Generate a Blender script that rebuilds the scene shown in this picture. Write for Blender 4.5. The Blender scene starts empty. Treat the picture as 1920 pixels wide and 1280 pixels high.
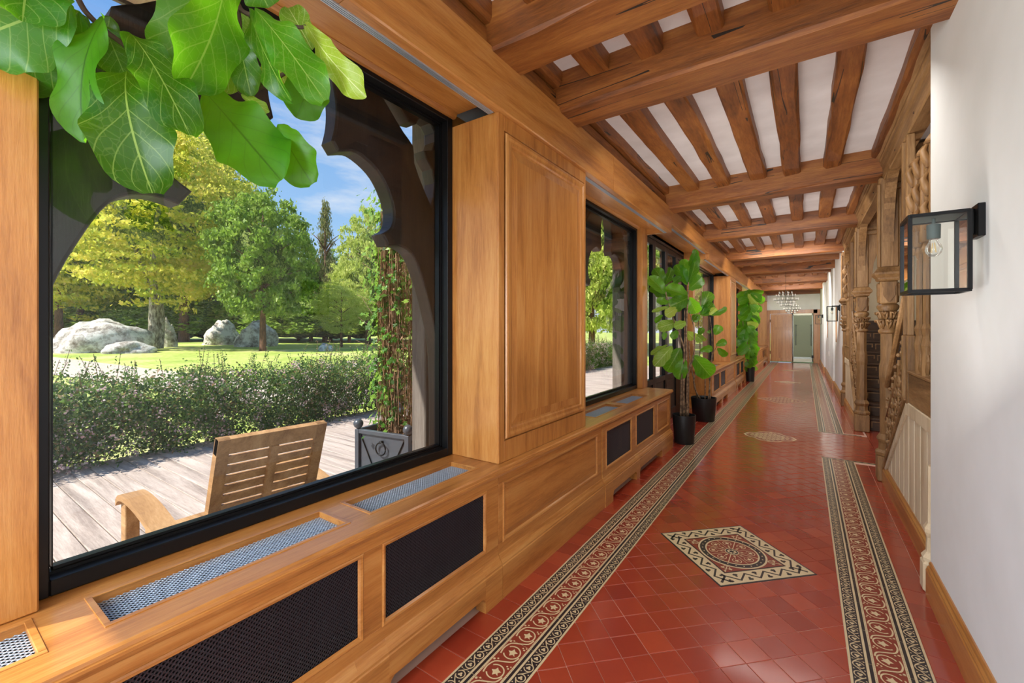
import bpy, math, random
import numpy as np
from mathutils import Vector, Matrix, noise
R = math.radians
rnd = random.Random(7)
npr = np.random.RandomState(11)
scn = bpy.context.scene
C = scn.collection

# ------------------------------------------------------------------ camera
FPX, HY, CH = 801.0, 616.0, 1.47
TH = math.atan(549.0 / FPX)
sT, cT = math.sin(TH), math.cos(TH)
cam_d = bpy.data.cameras.new('camera'); cam = bpy.data.objects.new('camera', cam_d); C.objects.link(cam)
cam_d.sensor_width = 36; cam_d.lens = 36 * FPX / 1920; cam_d.shift_y = -(640 - HY) / 1920; cam_d.clip_start = 0.02; cam_d.clip_end = 1000
cam.location = (0, 0, CH); cam.rotation_euler = (R(90), 0, TH)
scn.camera = cam

# ------------------------------------------------------------------ world, sun, fill lamps, exposure
vs = scn.view_settings
vs.view_transform = 'Standard'; vs.look = 'None'; vs.exposure = 0.0; vs.gamma = 1.0; vs.use_curve_mapping = False
w = bpy.data.worlds.new('sky'); scn.world = w; w.use_nodes = True
nt = w.node_tree; nt.nodes.clear()
def wn(t, **k):
    n = nt.nodes.new(t)
    for a, b in k.items(): setattr(n, a, b)
    return n
o_ = wn('ShaderNodeOutputWorld'); bg = wn('ShaderNodeBackground'); tc = wn('ShaderNodeTexCoord')
sp = wn('ShaderNodeSeparateXYZ'); rp = wn('ShaderNodeValToRGB'); nz = wn('ShaderNodeTexNoise'); mp = wn('ShaderNodeMapping')
nt.links.new(tc.outputs['Generated'], sp.inputs[0]); nt.links.new(sp.outputs['Z'], rp.inputs[0])
el = rp.color_ramp.elements
el[0].position = 0.0; el[0].color = (.74, .86, .98, 1)
el[1].position = 1.0; el[1].color = (.13, .30, .72, 1)
e = el.new(.22); e.color = (.35, .60, .95, 1)
e = el.new(.5); e.color = (.20, .43, .88, 1)
mp.inputs['Scale'].default_value = (1.6, 1.6, 6); nz.inputs['Scale'].default_value = 1.7; nz.inputs['Detail'].default_value = 7; nz.inputs['Roughness'].default_value = .6
nt.links.new(tc.outputs['Generated'], mp.inputs[0]); nt.links.new(mp.outputs[0], nz.inputs['Vector'])
cr = wn('ShaderNodeValToRGB'); cr.color_ramp.elements[0].position = .56; cr.color_ramp.elements[1].position = .74
cr.color_ramp.elements[0].color = (0, 0, 0, 1); cr.color_ramp.elements[1].color = (.75, .75, .75, 1)
mxw = wn('ShaderNodeMix', data_type='RGBA')
nt.links.new(nz.outputs['Fac'], cr.inputs[0]); nt.links.new(cr.outputs[0], mxw.inputs[0])
nt.links.new(rp.outputs[0], mxw.inputs[6]); mxw.inputs[7].default_value = (.93, .95, 1, 1)
nt.links.new(mxw.outputs[2], bg.inputs[0]); bg.inputs[1].default_value = 1.0
nt.links.new(bg.outputs[0], o_.inputs[0])

def lamp(name, kind, loc, aim, energy, color=(1, 1, 1), size=1.0, size_y=None):
    l = bpy.data.lights.new(name, kind); l.energy = energy; l.color = color
    if kind == 'AREA':
        l.shape = 'RECTANGLE'; l.size = size; l.size_y = size_y or size
    o = bpy.data.objects.new(name, l); C.objects.link(o); o.location = loc
    o.rotation_euler = Vector(aim).to_track_quat('-Z', 'Y').to_euler()
    return o
SUN = Vector((-.34, -.74, .86)).normalized()
s_ = lamp('sun', 'SUN', (0, 0, 30), -SUN, 8.5, (1, .95, .86)); s_.data.angle = R(.6)
# added fill lamps without fixtures in the corridor, all of them behind or facing away from the lens
lamp('room_fill', 'AREA', (-.15, -1.6, 1.65), (-.1, 1, 0), 26, (1, .985, .96), 1.3, 2.7)
lamp('side_fill', 'AREA', (-1.25, -1.2, 1.55), (.8, .6, -.08), 135, (.80, .91, 1), 1.3, 1.7)
for yy, en in ((3.2, 18), (6.3, 38), (9.8, 44), (14.3, 52), (18.2, 50)):
    lamp('ceiling_fill', 'AREA', (-.35, yy, 2.93), (0, .50, -.86), en, (1, .97, .93), 1.3, .5)
for yy, en in ((2.2, 7), (4.6, 18), (8.0, 20), (12.2, 22), (16.6, 22)):
    lamp('ceiling_wash_fill', 'AREA', (-.35, yy, 1.2), (0, .45, .9), en, (1, .97, .93), 1.2, .3)

# ------------------------------------------------------------------ materials
MATS = {}
class NT:
    def __init__(s, name):
        s.m = bpy.data.materials.new(name); s.m.use_nodes = True; s.t = s.m.node_tree; s.t.nodes.clear(); MATS[name] = s.m
        s.out = s.n('ShaderNodeOutputMaterial')
    def n(s, t, ins=None, **k):
        x = s.t.nodes.new(t)
        for a, b in k.items(): setattr(x, a, b)
        for a, b in (ins or {}).items():
            if hasattr(b, 'is_linked') or isinstance(b, bpy.types.NodeSocket): s.t.links.new(b, x.inputs[a])
            else: x.inputs[a].default_value = b
        return x
    def ramp(s, fac, stops):
        x = s.n('ShaderNodeValToRGB', {0: fac}); e = x.color_ramp.elements
        e[0].position, e[0].color = stops[0][0], (*stops[0][1], 1)
        e[1].position, e[1].color = stops[-1][0], (*stops[-1][1], 1)
        for p, c in stops[1:-1]: q = e.new(p); q.color = (*c, 1)
        return x.outputs[0]
    def mix(s, f, a, b, bt='MIX'):
        x = s.n('ShaderNodeMix', {0: f, 6: a, 7: b}, data_type='RGBA', blend_type=bt); return x.outputs[2]
    def math(s, op, a, b=0.0):
        return s.n('ShaderNodeMath', {0: a, 1: b}, operation=op).outputs[0]
    def coord(s, scale, out='Object', rot=(0, 0, 0)):
        tc = s.n('ShaderNodeTexCoord'); return s.n('ShaderNodeMapping', {0: tc.outputs[out], 'Scale': scale, 'Rotation': rot}).outputs[0]
    def noise(s, v, sc, det=4, rough=.5, dist=0):
        return s.n('ShaderNodeTexNoise', {'Vector': v, 'Scale': sc, 'Detail': det, 'Roughness': rough, 'Distortion': dist}).outputs[0]
    def bump(s, h, st, d=.01): return s.n('ShaderNodeBump', {'Height': h, 'Strength': st, 'Distance': d}).outputs[0]
    def pr(s, col, rough=.5, normal=None, **k):
        p = s.n('ShaderNodeBsdfPrincipled', {'Base Color': col if not isinstance(col, tuple) else (*col, 1), 'Roughness': rough})
        if normal is not None: s.t.links.new(normal, p.inputs['Normal'])
        for a, b in k.items(): p.inputs[a.replace('_', ' ')].default_value = b
        s.t.links.new(p.outputs[0], s.out.inputs[0]); return p
def S(r, g, b):
    f = lambda c: ((c / 255 + .055) / 1.055) ** 2.4 if c > 10 else c / 255 / 12.92
    return (f(r), f(g), f(b))

def wood(name, c0, c1, c2, axis='z', rough=.4, coarse=6, stretch=14, cracks=0, bump=.15, mott=0.5, coat=0):
    m = NT(name); k = {'x': (1, stretch, stretch), 'y': (stretch, 1, stretch), 'z': (stretch, stretch, 1)}[axis]
    v = m.coord(k); v2 = m.coord((1, 1, 1))
    rn = m.n('ShaderNodeObjectInfo').outputs['Random']; ri = m.n('ShaderNodeNewGeometry').outputs['Random Per Island']
    off = m.n('ShaderNodeCombineXYZ', {0: m.math('MULTIPLY', rn, 37.), 1: m.math('MULTIPLY', ri, 23.), 2: m.math('MULTIPLY', rn, 11.)}).outputs[0]
    va = m.n('ShaderNodeVectorMath', {0: v, 1: off}, operation='ADD').outputs[0]
    g = m.noise(va, coarse / 10, 6, .62, 1.2); f = m.noise(va, coarse * 1.6, 3, .7)
    t = m.math('ADD', m.math('MULTIPLY', g, .7), m.math('MULTIPLY', f, .3))
    col = m.ramp(t, [(.34, c0), (.5, c1), (.66, c2)])
    big = m.noise(v2, 2.6, 3, .6)
    col = m.mix(m.math('MULTIPLY', big, mott), col, (*[c * .55 for c in c0], 1), 'MIX') if mott > 0 else col
    h = f
    if cracks:
        kk = tuple(.22 if a == 1 else a * .75 for a in k)
        vc = m.n('ShaderNodeVectorMath', {0: m.coord(kk), 1: off}, operation='ADD').outputs[0]
        cn = m.noise(vc, 1.0, 2, .5, .15)
        line = m.math('LESS_THAN', m.math('ABSOLUTE', m.math('SUBTRACT', cn, .5)), .0045 * cracks)
        gate = m.math('GREATER_THAN', m.noise(v2, 1.8, 1), .52)
        line = m.math('MULTIPLY', line, gate)
        col = m.mix(line, col, (.02, .010, .004, 1)); h = m.math('SUBTRACT', f, m.math('MULTIPLY', line, 2.))
    m.pr(col, rough, m.bump(h, bump, .004), Coat_Weight=coat, Coat_Roughness=.15)
    return m.m
# oak of the panelling and cabinets, three grain directions
OA = (S(148, 88, 36), S(186, 122, 58), S(204, 146, 80))
oak_z = wood('oak_upright', *OA, 'z', .36, mott=.15, coat=.35)
oak_y = wood('oak_lengthwise', *OA, 'y', .36, mott=.15, coat=.35)
oak_x = wood('oak_across', *OA, 'x', .36, mott=.15, coat=.35)
BE = (S(90, 48, 15), S(146, 84, 32), S(184, 120, 54))
beam_x = wood('beam_oak_across', *BE, 'x', .5, 5, 9, cracks=1.6, bump=.5, mott=.5)
beam_y = wood('beam_oak_lengthwise', *BE, 'y', .5, 5, 9, cracks=1.2, bump=.5, mott=.45)
CV = (S(100, 68, 36), S(150, 110, 66), S(188, 146, 98))
carve_z = wood('carved_oak_upright', *CV, 'z', .5, 6, 8, bump=.4, mott=.4)
carve_y = wood('carved_oak_lengthwise', *CV, 'y', .5, 6, 8, bump=.4, mott=.4)
bleach = wood('bleached_oak', S(196, 170, 132), S(224, 202, 166), S(238, 222, 194), 'z', .6, 6, 8, bump=.3, mott=.12)
dark_stair = wood('dark_stair_oak', S(52, 34, 20), S(80, 54, 32), S(104, 72, 44), 'x', .5, 6, 8, bump=.3)
weather = wood('weathered_grey_timber', S(84, 76, 70), S(112, 102, 94), S(140, 130, 120), 'z', .75, 6, 12, bump=.5, mott=.2)
tracery_m = wood('dark_brown_painted_timber', S(30, 24, 22), S(42, 33, 29), S(56, 44, 38), 'z', .45, 6, 10, bump=.2, mott=.2)
deckm = wood('silvered_deck_timber', S(140, 124, 114), S(190, 172, 160), S(222, 206, 194), 'x', .62, 6, 12, cracks=0, bump=.4, mott=.2)
teak_x = wood('teak', S(140, 100, 62), S(178, 136, 90), S(204, 164, 118), 'x', .6, 6, 12, mott=.15)
soffit_m = wood('pale_board', S(168, 140, 110), S(200, 172, 140), S(220, 196, 165), 'x', .6, 5, 9, mott=.1)

m = NT('white_plaster'); v = m.coord((1, 1, 1)); m.pr(m.ramp(m.noise(v, 3, 4), [(.3, S(226, 226, 222)), (.7, S(234, 234, 231))]), .85, m.bump(m.noise(v, 60, 4), .08, .003)); plaster = m.m
m = NT('ceiling_plaster'); v = m.coord((1, 1, 1)); m.pr(m.ramp(m.noise(v, 4, 4), [(.3, S(222, 216, 212)), (.7, S(236, 231, 228))]), .9, m.bump(m.noise(v, 20, 4), .15, .01)); ceil_m = m.m
m = NT('cream_plaster'); m.pr(S(196, 180, 150), .9); cream_wall = m.m
m = NT('red_clay_tile'); v = m.coord((1, 1, 1)); rn = m.n('ShaderNodeObjectInfo').outputs['Random']; ri = m.n('ShaderNodeNewGeometry').outputs['Random Per Island']
rr = m.math('FRACT', m.math('ADD', m.math('MULTIPLY', rn, 7.31), m.math('MULTIPLY', ri, 5.17)))
col = m.ramp(rr, [(0, S(144, 48, 32)), (.12, S(154, 54, 34)), (.8, S(166, 62, 38)), (1, S(176, 70, 42))])
col = m.mix(m.math('MULTIPLY', m.noise(v, 9, 5, .65), .35), col, (*S(120, 42, 32), 1))
m.pr(col, .27, m.bump(m.math('ADD', m.noise(v, 5, 3), m.math('MULTIPLY', m.noise(v, 60, 3), .12)), .22, .012), Coat_Weight=.8, Coat_Roughness=.12); tile_red = m.m
for n_, c_ in (('cream_clay', S(214, 192, 150)), ('black_clay', S(34, 32, 38)), ('inlay_red_clay', S(134, 52, 38))):
    m = NT(n_); v = m.coord((1, 1, 1)); m.pr(m.mix(m.math('MULTIPLY', m.noise(v, 40, 4), .25), (*c_, 1), (*[q * .7 for q in c_], 1)), .32, m.bump(m.noise(v, 30, 3), .1, .004), Coat_Weight=.3, Coat_Roughness=.2)
creamc, blackc, redc = MATS['cream_clay'], MATS['black_clay'], MATS['inlay_red_clay']
m = NT('grout'); m.pr(S(205, 165, 145), .8); grout = m.m
def plain(name, c, rough=.5, metal=0, **k):
    m = NT(name); m.pr(c, rough, Metallic=metal, **k); return m.m
black_al = plain('black_aluminium', S(30, 29, 30), .35, .6)
black_mt = plain('black_metal', S(26, 26, 27), .4, .7)
mesh_blk = plain('black_wire', S(64, 64, 70), .3, .6)
mesh_sil = plain('grey_wire', S(186, 194, 206), .35, .6)
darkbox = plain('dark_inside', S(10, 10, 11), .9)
pot_m = plain('matte_black_pot', S(24, 25, 26), .45)
soil = plain('soil', S(52, 38, 28), .95)
steel = plain('brushed_steel', S(130, 134, 128), .28, 1)
grey_sock = plain('grey_green_socket', S(78, 88, 86), .6)
brass = plain('brass', S(190, 150, 80), .3, 1)
white_p = plain('white_plastic', S(225, 222, 215), .5)
planter_m = plain('painted_grey_steel', S(76, 80, 88), .35, .3)
rope_b = plain('dark_bark', S(70, 48, 40), .8)
m = NT('filament'); em = m.n('ShaderNodeEmission', {0: (1, .72, .35, 1), 1: .75}); m.t.links.new(em.outputs[0], m.out.inputs[0]); filament = m.m
def glassm(name, tint, rough=0.0, f=1.0, mn=0.0):
    m = NT(name)
    fr = m.n('ShaderNodeFresnel', {'IOR': 1.5}).outputs[0]
    fr = m.math('MINIMUM', m.math('ADD', m.math('MULTIPLY', fr, f), mn), 1.)
    a = m.n('ShaderNodeBsdfTransparent', {0: (*tint, 1)}); b = m.n('ShaderNodeBsdfGlossy', {'Color': (1, 1, 1, 1), 'Roughness': rough})
    x = m.n('ShaderNodeMixShader', {0: fr, 1: a.outputs[0], 2: b.outputs[0]}); m.t.links.new(x.outputs[0], m.out.inputs[0]); return m.m
glass = glassm('window_glass', (.97, .985, .98), 0, .9)
thin_glass = glassm('lantern_glass', (.96, .98, .96), 0, 1.0)
bulb_g = glassm('bulb_glass', (.97, .97, .96), 0, .55)
door_glass = plain('frosted_green_glass', S(132, 142, 104), .38, 0)

def leafmat(name, stops, rough=.4, transl=.45, gloss=.3, veins=None, tcol=None, clump=0):
    m = NT(name)
    ri = m.n('ShaderNodeNewGeometry').outputs['Random Per Island']; rn = m.n('ShaderNodeObjectInfo').outputs['Random']
    r_ = m.math('FRACT', m.math('ADD', ri, rn))
    if clump:
        cn = m.noise(m.coord((1, 1, 1.6)), clump, 3, .6)
        cn = m.math('ADD', m.math('MULTIPLY', m.math('SUBTRACT', cn, .5), 2.6), .64)
        r_ = m.math('ADD', m.math('MULTIPLY', cn, .7), m.math('MULTIPLY', r_, .3))
    col = m.ramp(r_, stops)
    if veins:
        uv = m.n('ShaderNodeTexCoord').outputs['UV']; sx = m.n('ShaderNodeSeparateXYZ', {0: uv})
        u, vv = sx.outputs[0], sx.outputs[1]
        au = m.math('ABSOLUTE', m.math('SUBTRACT', u, .5))
        mid = m.math('LESS_THAN', au, .013)
        ph = m.math('FRACT', m.math('SUBTRACT', m.math('MULTIPLY', vv, 6.), m.math('MULTIPLY', au, 4.2)))
        sd = m.math('LESS_THAN', m.math('ABSOLUTE', m.math('SUBTRACT', ph, .5)), .035)
        vn = m.math('MAXIMUM', mid, m.math('MULTIPLY', sd, .6))
        fine = m.n('ShaderNodeTexVoronoi', {'Vector': m.n('ShaderNodeMapping', {0: uv, 'Scale': (9, 14, 1)}).outputs[0], 'Scale': 1.}, feature='DISTANCE_TO_EDGE').outputs[0]
        vn2 = m.math('MULTIPLY', m.math('LESS_THAN', fine, .03), .22)
        vn = m.math('MAXIMUM', vn, vn2)
        col = m.mix(vn, col, (*veins, 1))
        nrm = m.bump(vn, .5, -.004)
    p = m.n('ShaderNodeBsdfPrincipled', {'Base Color': col, 'Roughness': rough, 'Specular IOR Level': gloss})
    tl = m.n('ShaderNodeBsdfTranslucent', {0: m.mix(.6, col, (*(tcol or (.45, .75, .05)), 1), 'MULTIPLY') if tcol is None else m.mix(.5, col, (*tcol, 1))})
    if veins: m.t.links.new(nrm, p.inputs['Normal'])
    x = m.n('ShaderNodeMixShader', {0: transl, 1: p.outputs[0], 2: tl.outputs[0]}); m.t.links.new(x.outputs[0], m.out.inputs[0]); return m.m
fig_leaf = leafmat('fiddle_leaf', [(0, S(28, 78, 10)), (.5, S(50, 112, 14)), (1, S(84, 146, 24))], .33, .6, .5, veins=S(150, 175, 80), tcol=(.42, .95, .02))
fig_back = leafmat('fiddle_leaf_backlit_underside', [(0, S(48, 108, 14)), (1, S(76, 138, 22))], .4, .62, .4, veins=S(34, 78, 14), tcol=(.42, .95, .02))  # backlit leaves: brighter green and dark veins put into the colour
fig_pale = leafmat('fiddle_leaf_pale', [(0, S(100, 146, 36)), (.6, S(132, 166, 46)), (1, S(176, 182, 62))], .4, .5, .4, veins=S(214, 220, 150), tcol=(.5, .8, .08))
yel = leafmat('yellow_green_leaf', [(0, S(84, 124, 30)), (.35, S(140, 164, 48)), (.6, S(206, 200, 76)), (.82, S(234, 214, 100)), (1, S(246, 218, 140))], .6, .45, .1, tcol=(.85, .88, .15), clump=4.0)
grn = leafmat('mid_green_leaf', [(0, S(52, 78, 28)), (.5, S(112, 142, 50)), (.85, S(160, 178, 80)), (1, S(214, 220, 150))], .5, .4, .2, tcol=(.5, .75, .12), clump=5.0)
lgt = leafmat('light_green_leaf', [(0, S(120, 146, 60)), (.5, S(180, 192, 92)), (1, S(224, 222, 140))], .6, .45, .1, tcol=(.7, .85, .2), clump=4.0)
con = leafmat('conifer_leaf', [(0, S(84, 92, 50)), (.5, S(122, 128, 72)), (1, S(168, 150, 112))], .7, .3, .1, tcol=(.6, .7, .3))
hdg = leafmat('hedge_leaf', [(0, S(34, 58, 30)), (.5, S(66, 98, 48)), (.8, S(108, 134, 62)), (1, S(160, 116, 90))], .45, .35, .3, tcol=(.35, .6, .12))
ivy_m = leafmat('ivy_leaf', [(0, S(44, 88, 28)), (.5, S(78, 130, 42)), (1, S(150, 184, 78))], .4, .45, .3, tcol=(.5, .8, .1))
dry_m = leafmat('dry_leaf', [(0, S(104, 76, 58)), (.5, S(160, 122, 96)), (1, S(200, 166, 138))], .7, .3, .1, tcol=(.6, .4, .2))
pink = leafmat('pink_flower', [(0, S(206, 160, 160)), (.6, S(232, 200, 200)), (1, S(246, 236, 232))], .6, .4, .1, tcol=(.9, .7, .7))
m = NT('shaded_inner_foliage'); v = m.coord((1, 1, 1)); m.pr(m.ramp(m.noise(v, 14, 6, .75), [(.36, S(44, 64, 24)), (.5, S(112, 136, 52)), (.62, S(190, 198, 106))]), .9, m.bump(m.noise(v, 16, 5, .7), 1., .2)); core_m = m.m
m = NT('lawn_grass'); v = m.coord((1, 1, 1)); c = m.ramp(m.math('ADD', m.math('MULTIPLY', m.noise(v, .25, 4), .6), m.math('MULTIPLY', m.noise(v, 4, 4), .4)), [(.36, S(134, 160, 52)), (.5, S(172, 184, 84)), (.64, S(206, 198, 134))])
m.pr(c, .95, m.bump(m.noise(v, 25, 3), .5, .03)); lawn_m = m.m
m = NT('gravel'); v = m.coord((1, 1, 1)); m.pr(m.ramp(m.noise(v, 14, 5, .7), [(.35, S(176, 156, 136)), (.65, S(222, 206, 188))]), .95, m.bump(m.noise(v, 30, 4), .6, .03)); gravel = m.m
m = NT('lichen_rock'); v = m.coord((1, 1, 1)); c = m.ramp(m.noise(v, 1.6, 8, .7), [(.36, S(104, 92, 80)), (.48, S(178, 170, 160)), (.58, S(226, 222, 214))])
m.pr(c, .9, m.bump(m.noise(v, 5, 8, .7), .8, .12)); rock_m = m.m
m = NT('pale_bark'); v = m.coord((3, 3, 1)); c = m.ramp(m.noise(v, 2.2, 6, .7), [(.38, S(90, 80, 66)), (.5, S(160, 148, 130)), (.6, S(206, 196, 180))])
m.pr(c, .9, m.bump(m.noise(v, 8, 5), .6, .05)); bark_p = m.m
m = NT('brown_bark'); v = m.coord((4, 4, 1)); m.pr(m.ramp(m.noise(v, 2, 6, .7), [(.36, S(64, 46, 36)), (.6, S(130, 92, 72))]), .9, m.bump(m.noise(v, 8, 5), .6, .05)); bark_b = m.m
m = NT('fig_stem'); v = m.coord((1, 1, 1)); m.pr(m.ramp(m.noise(v, 30, 4), [(.4, S(84, 62, 44)), (.6, S(140, 112, 84))]), .8); stem_m = m.m

# ------------------------------------------------------------------ mesh builder and scene tree
ORG = {}
class MB:
    def __init__(s): s.v = []; s.f = []; s.mi = []; s.cur = 0; s.uv = None
    def add(s, vs, fs):
        b = len(s.v); s.v += [tuple(p) for p in vs]; s.f += [tuple(b + i for i in f) for f in fs]; s.mi += [s.cur] * len(fs); return s
    def box(s, x0, x1, y0, y1, z0, z1, bev=0):
        if x0 > x1: x0, x1 = x1, x0
        if y0 > y1: y0, y1 = y1, y0
        if bev <= 0:
            return s.add([(x, y, z) for z in (z0, z1) for y in (y0, y1) for x in (x0, x1)],
                         [(0, 2, 3, 1), (4, 5, 7, 6), (0, 1, 5, 4), (2, 6, 7, 3), (0, 4, 6, 2), (1, 3, 7, 5)])
        b = min(bev, (x1 - x0) * .45, (y1 - y0) * .45, (z1 - z0) * .45)
        bm = []
        X, Y, Z = (x0, x1), (y0, y1), (z0, z1); idx = {}
        for i in (0, 1):
            for j in (0, 1):
                for k in (0, 1):
                    sx, sy, sz = (1 - 2 * i) * b, (1 - 2 * j) * b, (1 - 2 * k) * b
                    idx[i, j, k, 'x'] = len(bm); bm.append((X[i], Y[j] + sy, Z[k] + sz))
                    idx[i, j, k, 'y'] = len(bm); bm.append((X[i] + sx, Y[j], Z[k] + sz))
                    idx[i, j, k, 'z'] = len(bm); bm.append((X[i] + sx, Y[j] + sy, Z[k]))
        F = []
        for i in (0, 1):
            q = [idx[i, 0, 0, 'x'], idx[i, 0, 1, 'x'], idx[i, 1, 1, 'x'], idx[i, 1, 0, 'x']]; F.append(q if i == 0 else q[::-1])
            q = [idx[0, i, 0, 'y'], idx[1, i, 0, 'y'], idx[1, i, 1, 'y'], idx[0, i, 1, 'y']]; F.append(q if i == 0 else q[::-1])
            q = [idx[0, 0, i, 'z'], idx[0, 1, i, 'z'], idx[1, 1, i, 'z'], idx[1, 0, i, 'z']]; F.append(q if i == 0 else q[::-1])
        for i in (0, 1):
            for j in (0, 1):
                q = [idx[i, j, 0, 'x'], idx[i, j, 1, 'x'], idx[i, j, 1, 'y'], idx[i, j, 0, 'y']]; F.append(q if i ^ j else q[::-1])
                q = [idx[i, 0, j, 'x'], idx[i, 1, j, 'x'], idx[i, 1, j, 'z'], idx[i, 0, j, 'z']]; F.append(q[::-1] if i ^ j else q)
                q = [idx[0, i, j, 'y'], idx[1, i, j, 'y'], idx[1, i, j, 'z'], idx[0, i, j, 'z']]; F.append(q if i ^ j else q[::-1])
                for k in (0, 1):
                    t = [idx[i, j, k, 'x'], idx[i, j, k, 'y'], idx[i, j, k, 'z']]; F.append(t if (i + j + k) % 2 else t[::-1])
        return s.add(bm, F)
    def prism(s, poly, fn, a, b, cap=True):
        """poly of 2-D points, fn(u,v,w)->xyz, extruded w from a to b"""
        n = len(poly); s.add([fn(u, v, a) for u, v in poly] + [fn(u, v, b) for u, v in poly],
              [(i, (i + 1) % n, n + (i + 1) % n, n + i) for i in range(n)] + ([tuple(range(n))[::-1], tuple(range(n, 2 * n))] if cap else []))
        return s
    def run(s, prof, y0, y1):        # profile of (x,z) swept along y
        return s.prism(prof, lambda u, v, w_: (u, w_, v), y0, y1)
    def tube(s, pts, r, n=8, cap=True):
        pts = [Vector(p) for p in pts]; rs = r if isinstance(r, (list, tuple)) else [r] * len(pts)
        V_ = []; up = None
        for i, p in enumerate(pts):
            d = (pts[min(i + 1, len(pts) - 1)] - pts[max(i - 1, 0)]).normalized()
            if up is None: up = d.orthogonal().normalized()
            a = (up - d * up.dot(d))
            a = a.normalized() if a.length > 1e-6 else d.orthogonal().normalized()
            up = a; b = d.cross(a)
            V_ += [p + (a * math.cos(2 * math.pi * k / n) + b * math.sin(2 * math.pi * k / n)) * rs[i] for k in range(n)]
        F = [(i * n + k, i * n + (k + 1) % n, (i + 1) * n + (k + 1) % n, (i + 1) * n + k) for i in range(len(pts) - 1) for k in range(n)]
        if cap: F += [tuple(range(n))[::-1], tuple((len(pts) - 1) * n + k for k in range(n))]
        return s.add(V_, F)
    def lathe(s, cx, cy, prof, n=24, sq=False):   # prof: (r,z); sq: square / polygonal section with n sides
        o = math.pi / n if sq else 0; q = 1 / math.cos(math.pi / n) if sq else 1
        V_ = [(cx + r * q * math.cos(2 * math.pi * k / n + o), cy + r * q * math.sin(2 * math.pi * k / n + o), z) for r, z in prof for k in range(n)]
        F = [(i * n + k, i * n + (k + 1) % n, (i + 1) * n + (k + 1) % n, (i + 1) * n + k) for i in range(len(prof) - 1) for k in range(n)]
        F += [tuple(range(n))[::-1], tuple((len(prof) - 1) * n + k for k in range(n))]
        return s.add(V_, F)
    def sphere(s, c, r, n=12, m_=8, sc=(1, 1, 1)):
        V_ = []
        for i in range(1, m_):
            t = math.pi * i / m_
            V_ += [(c[0] + r * sc[0] * math.sin(t) * math.cos(2 * math.pi * k / n), c[1] + r * sc[1] * math.sin(t) * math.sin(2 * math.pi * k / n), c[2] + r * sc[2] * math.cos(t)) for k in range(n)]
        V_ += [(c[0], c[1], c[2] + r * sc[2]), (c[0], c[1], c[2] - r * sc[2])]; T, B_ = len(V_) - 2, len(V_) - 1
        F = [(i * n + k, (i + 1) * n + k, (i + 1) * n + (k + 1) % n, i * n + (k + 1) % n) for i in range(m_ - 2) for k in range(n)]
        F += [(T, k, (k + 1) % n) for k in range(n)] + [(B_, (m_ - 2) * n + (k + 1) % n, (m_ - 2) * n + k) for k in range(n)]
        return s.add(V_, F)
    def torus(s, c, R_, r, ax='z', n=20, m_=6, a0=0, a1=2 * math.pi):
        pts = []
        N = n if a1 - a0 > 6.28 else n
        for i in range(N + 1):
            a = a0 + (a1 - a0) * i / N; u, v_ = R_ * math.cos(a), R_ * math.sin(a)
            pts.append({'z': (c[0] + u, c[1] + v_, c[2]), 'x': (c[0], c[1] + u, c[2] + v_), 'y': (c[0] + u, c[1], c[2] + v_)}[ax])
        return s.tube(pts, r, m_)
    def build(s, name, mat, parent=None, smooth=False, kind=None, label=None):
        org = ORG.get(parent.name, (0, 0, 0)) if parent else (0, 0, 0)
        me = bpy.data.meshes.new(name)
        me.from_pydata([(p[0] - org[0], p[1] - org[1], p[2] - org[2]) for p in s.v], [], s.f)
        for mm in (mat if isinstance(mat, (list, tuple)) else [mat]): me.materials.append(mm)
        if len(me.materials) > 1: me.polygons.foreach_set('material_index', s.mi)
        if smooth: me.shade_smooth()
        if smooth == 'auto': me.set_sharp_from_angle(angle=R(38))
        me.update()
        return link(name, me, parent, kind, label)
def link(name, me, parent=None, kind=None, label=None):
    o = bpy.data.objects.new(name, me); C.objects.link(o)
    if parent: o.parent = parent; ORG[o.name] = ORG.get(parent.name, (0, 0, 0))
    if kind: o['kind'] = kind
    if label: o['label'] = label
    return o
def thing(name, label, cat, loc=(0, 0, 0), group=None):
    o = bpy.data.objects.new(name, None); C.objects.link(o); o.location = loc; o.empty_display_size = .1
    ORG[o.name] = tuple(loc); o['label'] = label; o['category'] = cat
    if group: o['group'] = group
    return o
def struct(name, loc=(0, 0, 0)):
    o = bpy.data.objects.new(name, None); C.objects.link(o); o.location = loc; ORG[o.name] = tuple(loc); o['kind'] = 'structure'; return o
def sbuild(name, mb, mat, smooth=False):
    o = mb.build(name, mat, None, smooth); o['kind'] = 'structure'; return o
def tag(o, label, cat, group=None):
    o['label'] = label; o['category'] = cat
    if group: o['group'] = group
    return o
def dup(root, loc, rotz=None, label=None, group=None):
    r = root.copy(); C.objects.link(r); r.location = loc
    if rotz is not None: r.rotation_euler = (0, 0, rotz)
    if label: r['label'] = label
    if group: r['group'] = group
    for ch in list(root.children):
        c = ch.copy(); C.objects.link(c); c.parent = r
        for g in ch.children:
            d = g.copy(); C.objects.link(d); d.parent = c
    return r
def copychild(o, parent, dloc):
    c = o.copy(); C.objects.link(c); c.parent = parent; c.location = Vector(o.location) + Vector(dloc)
    for g in o.children:
        d = g.copy(); C.objects.link(d); d.parent = c
    return c
def P(px, py, d):                    # a point seen at a place of the 1920x1280 frame, at depth d from the lens
    r_ = (px - 960) / FPX * d; u = (HY - py) / FPX * d
    return Vector((cT * r_ - sT * d, sT * r_ + cT * d, CH + u))
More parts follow.
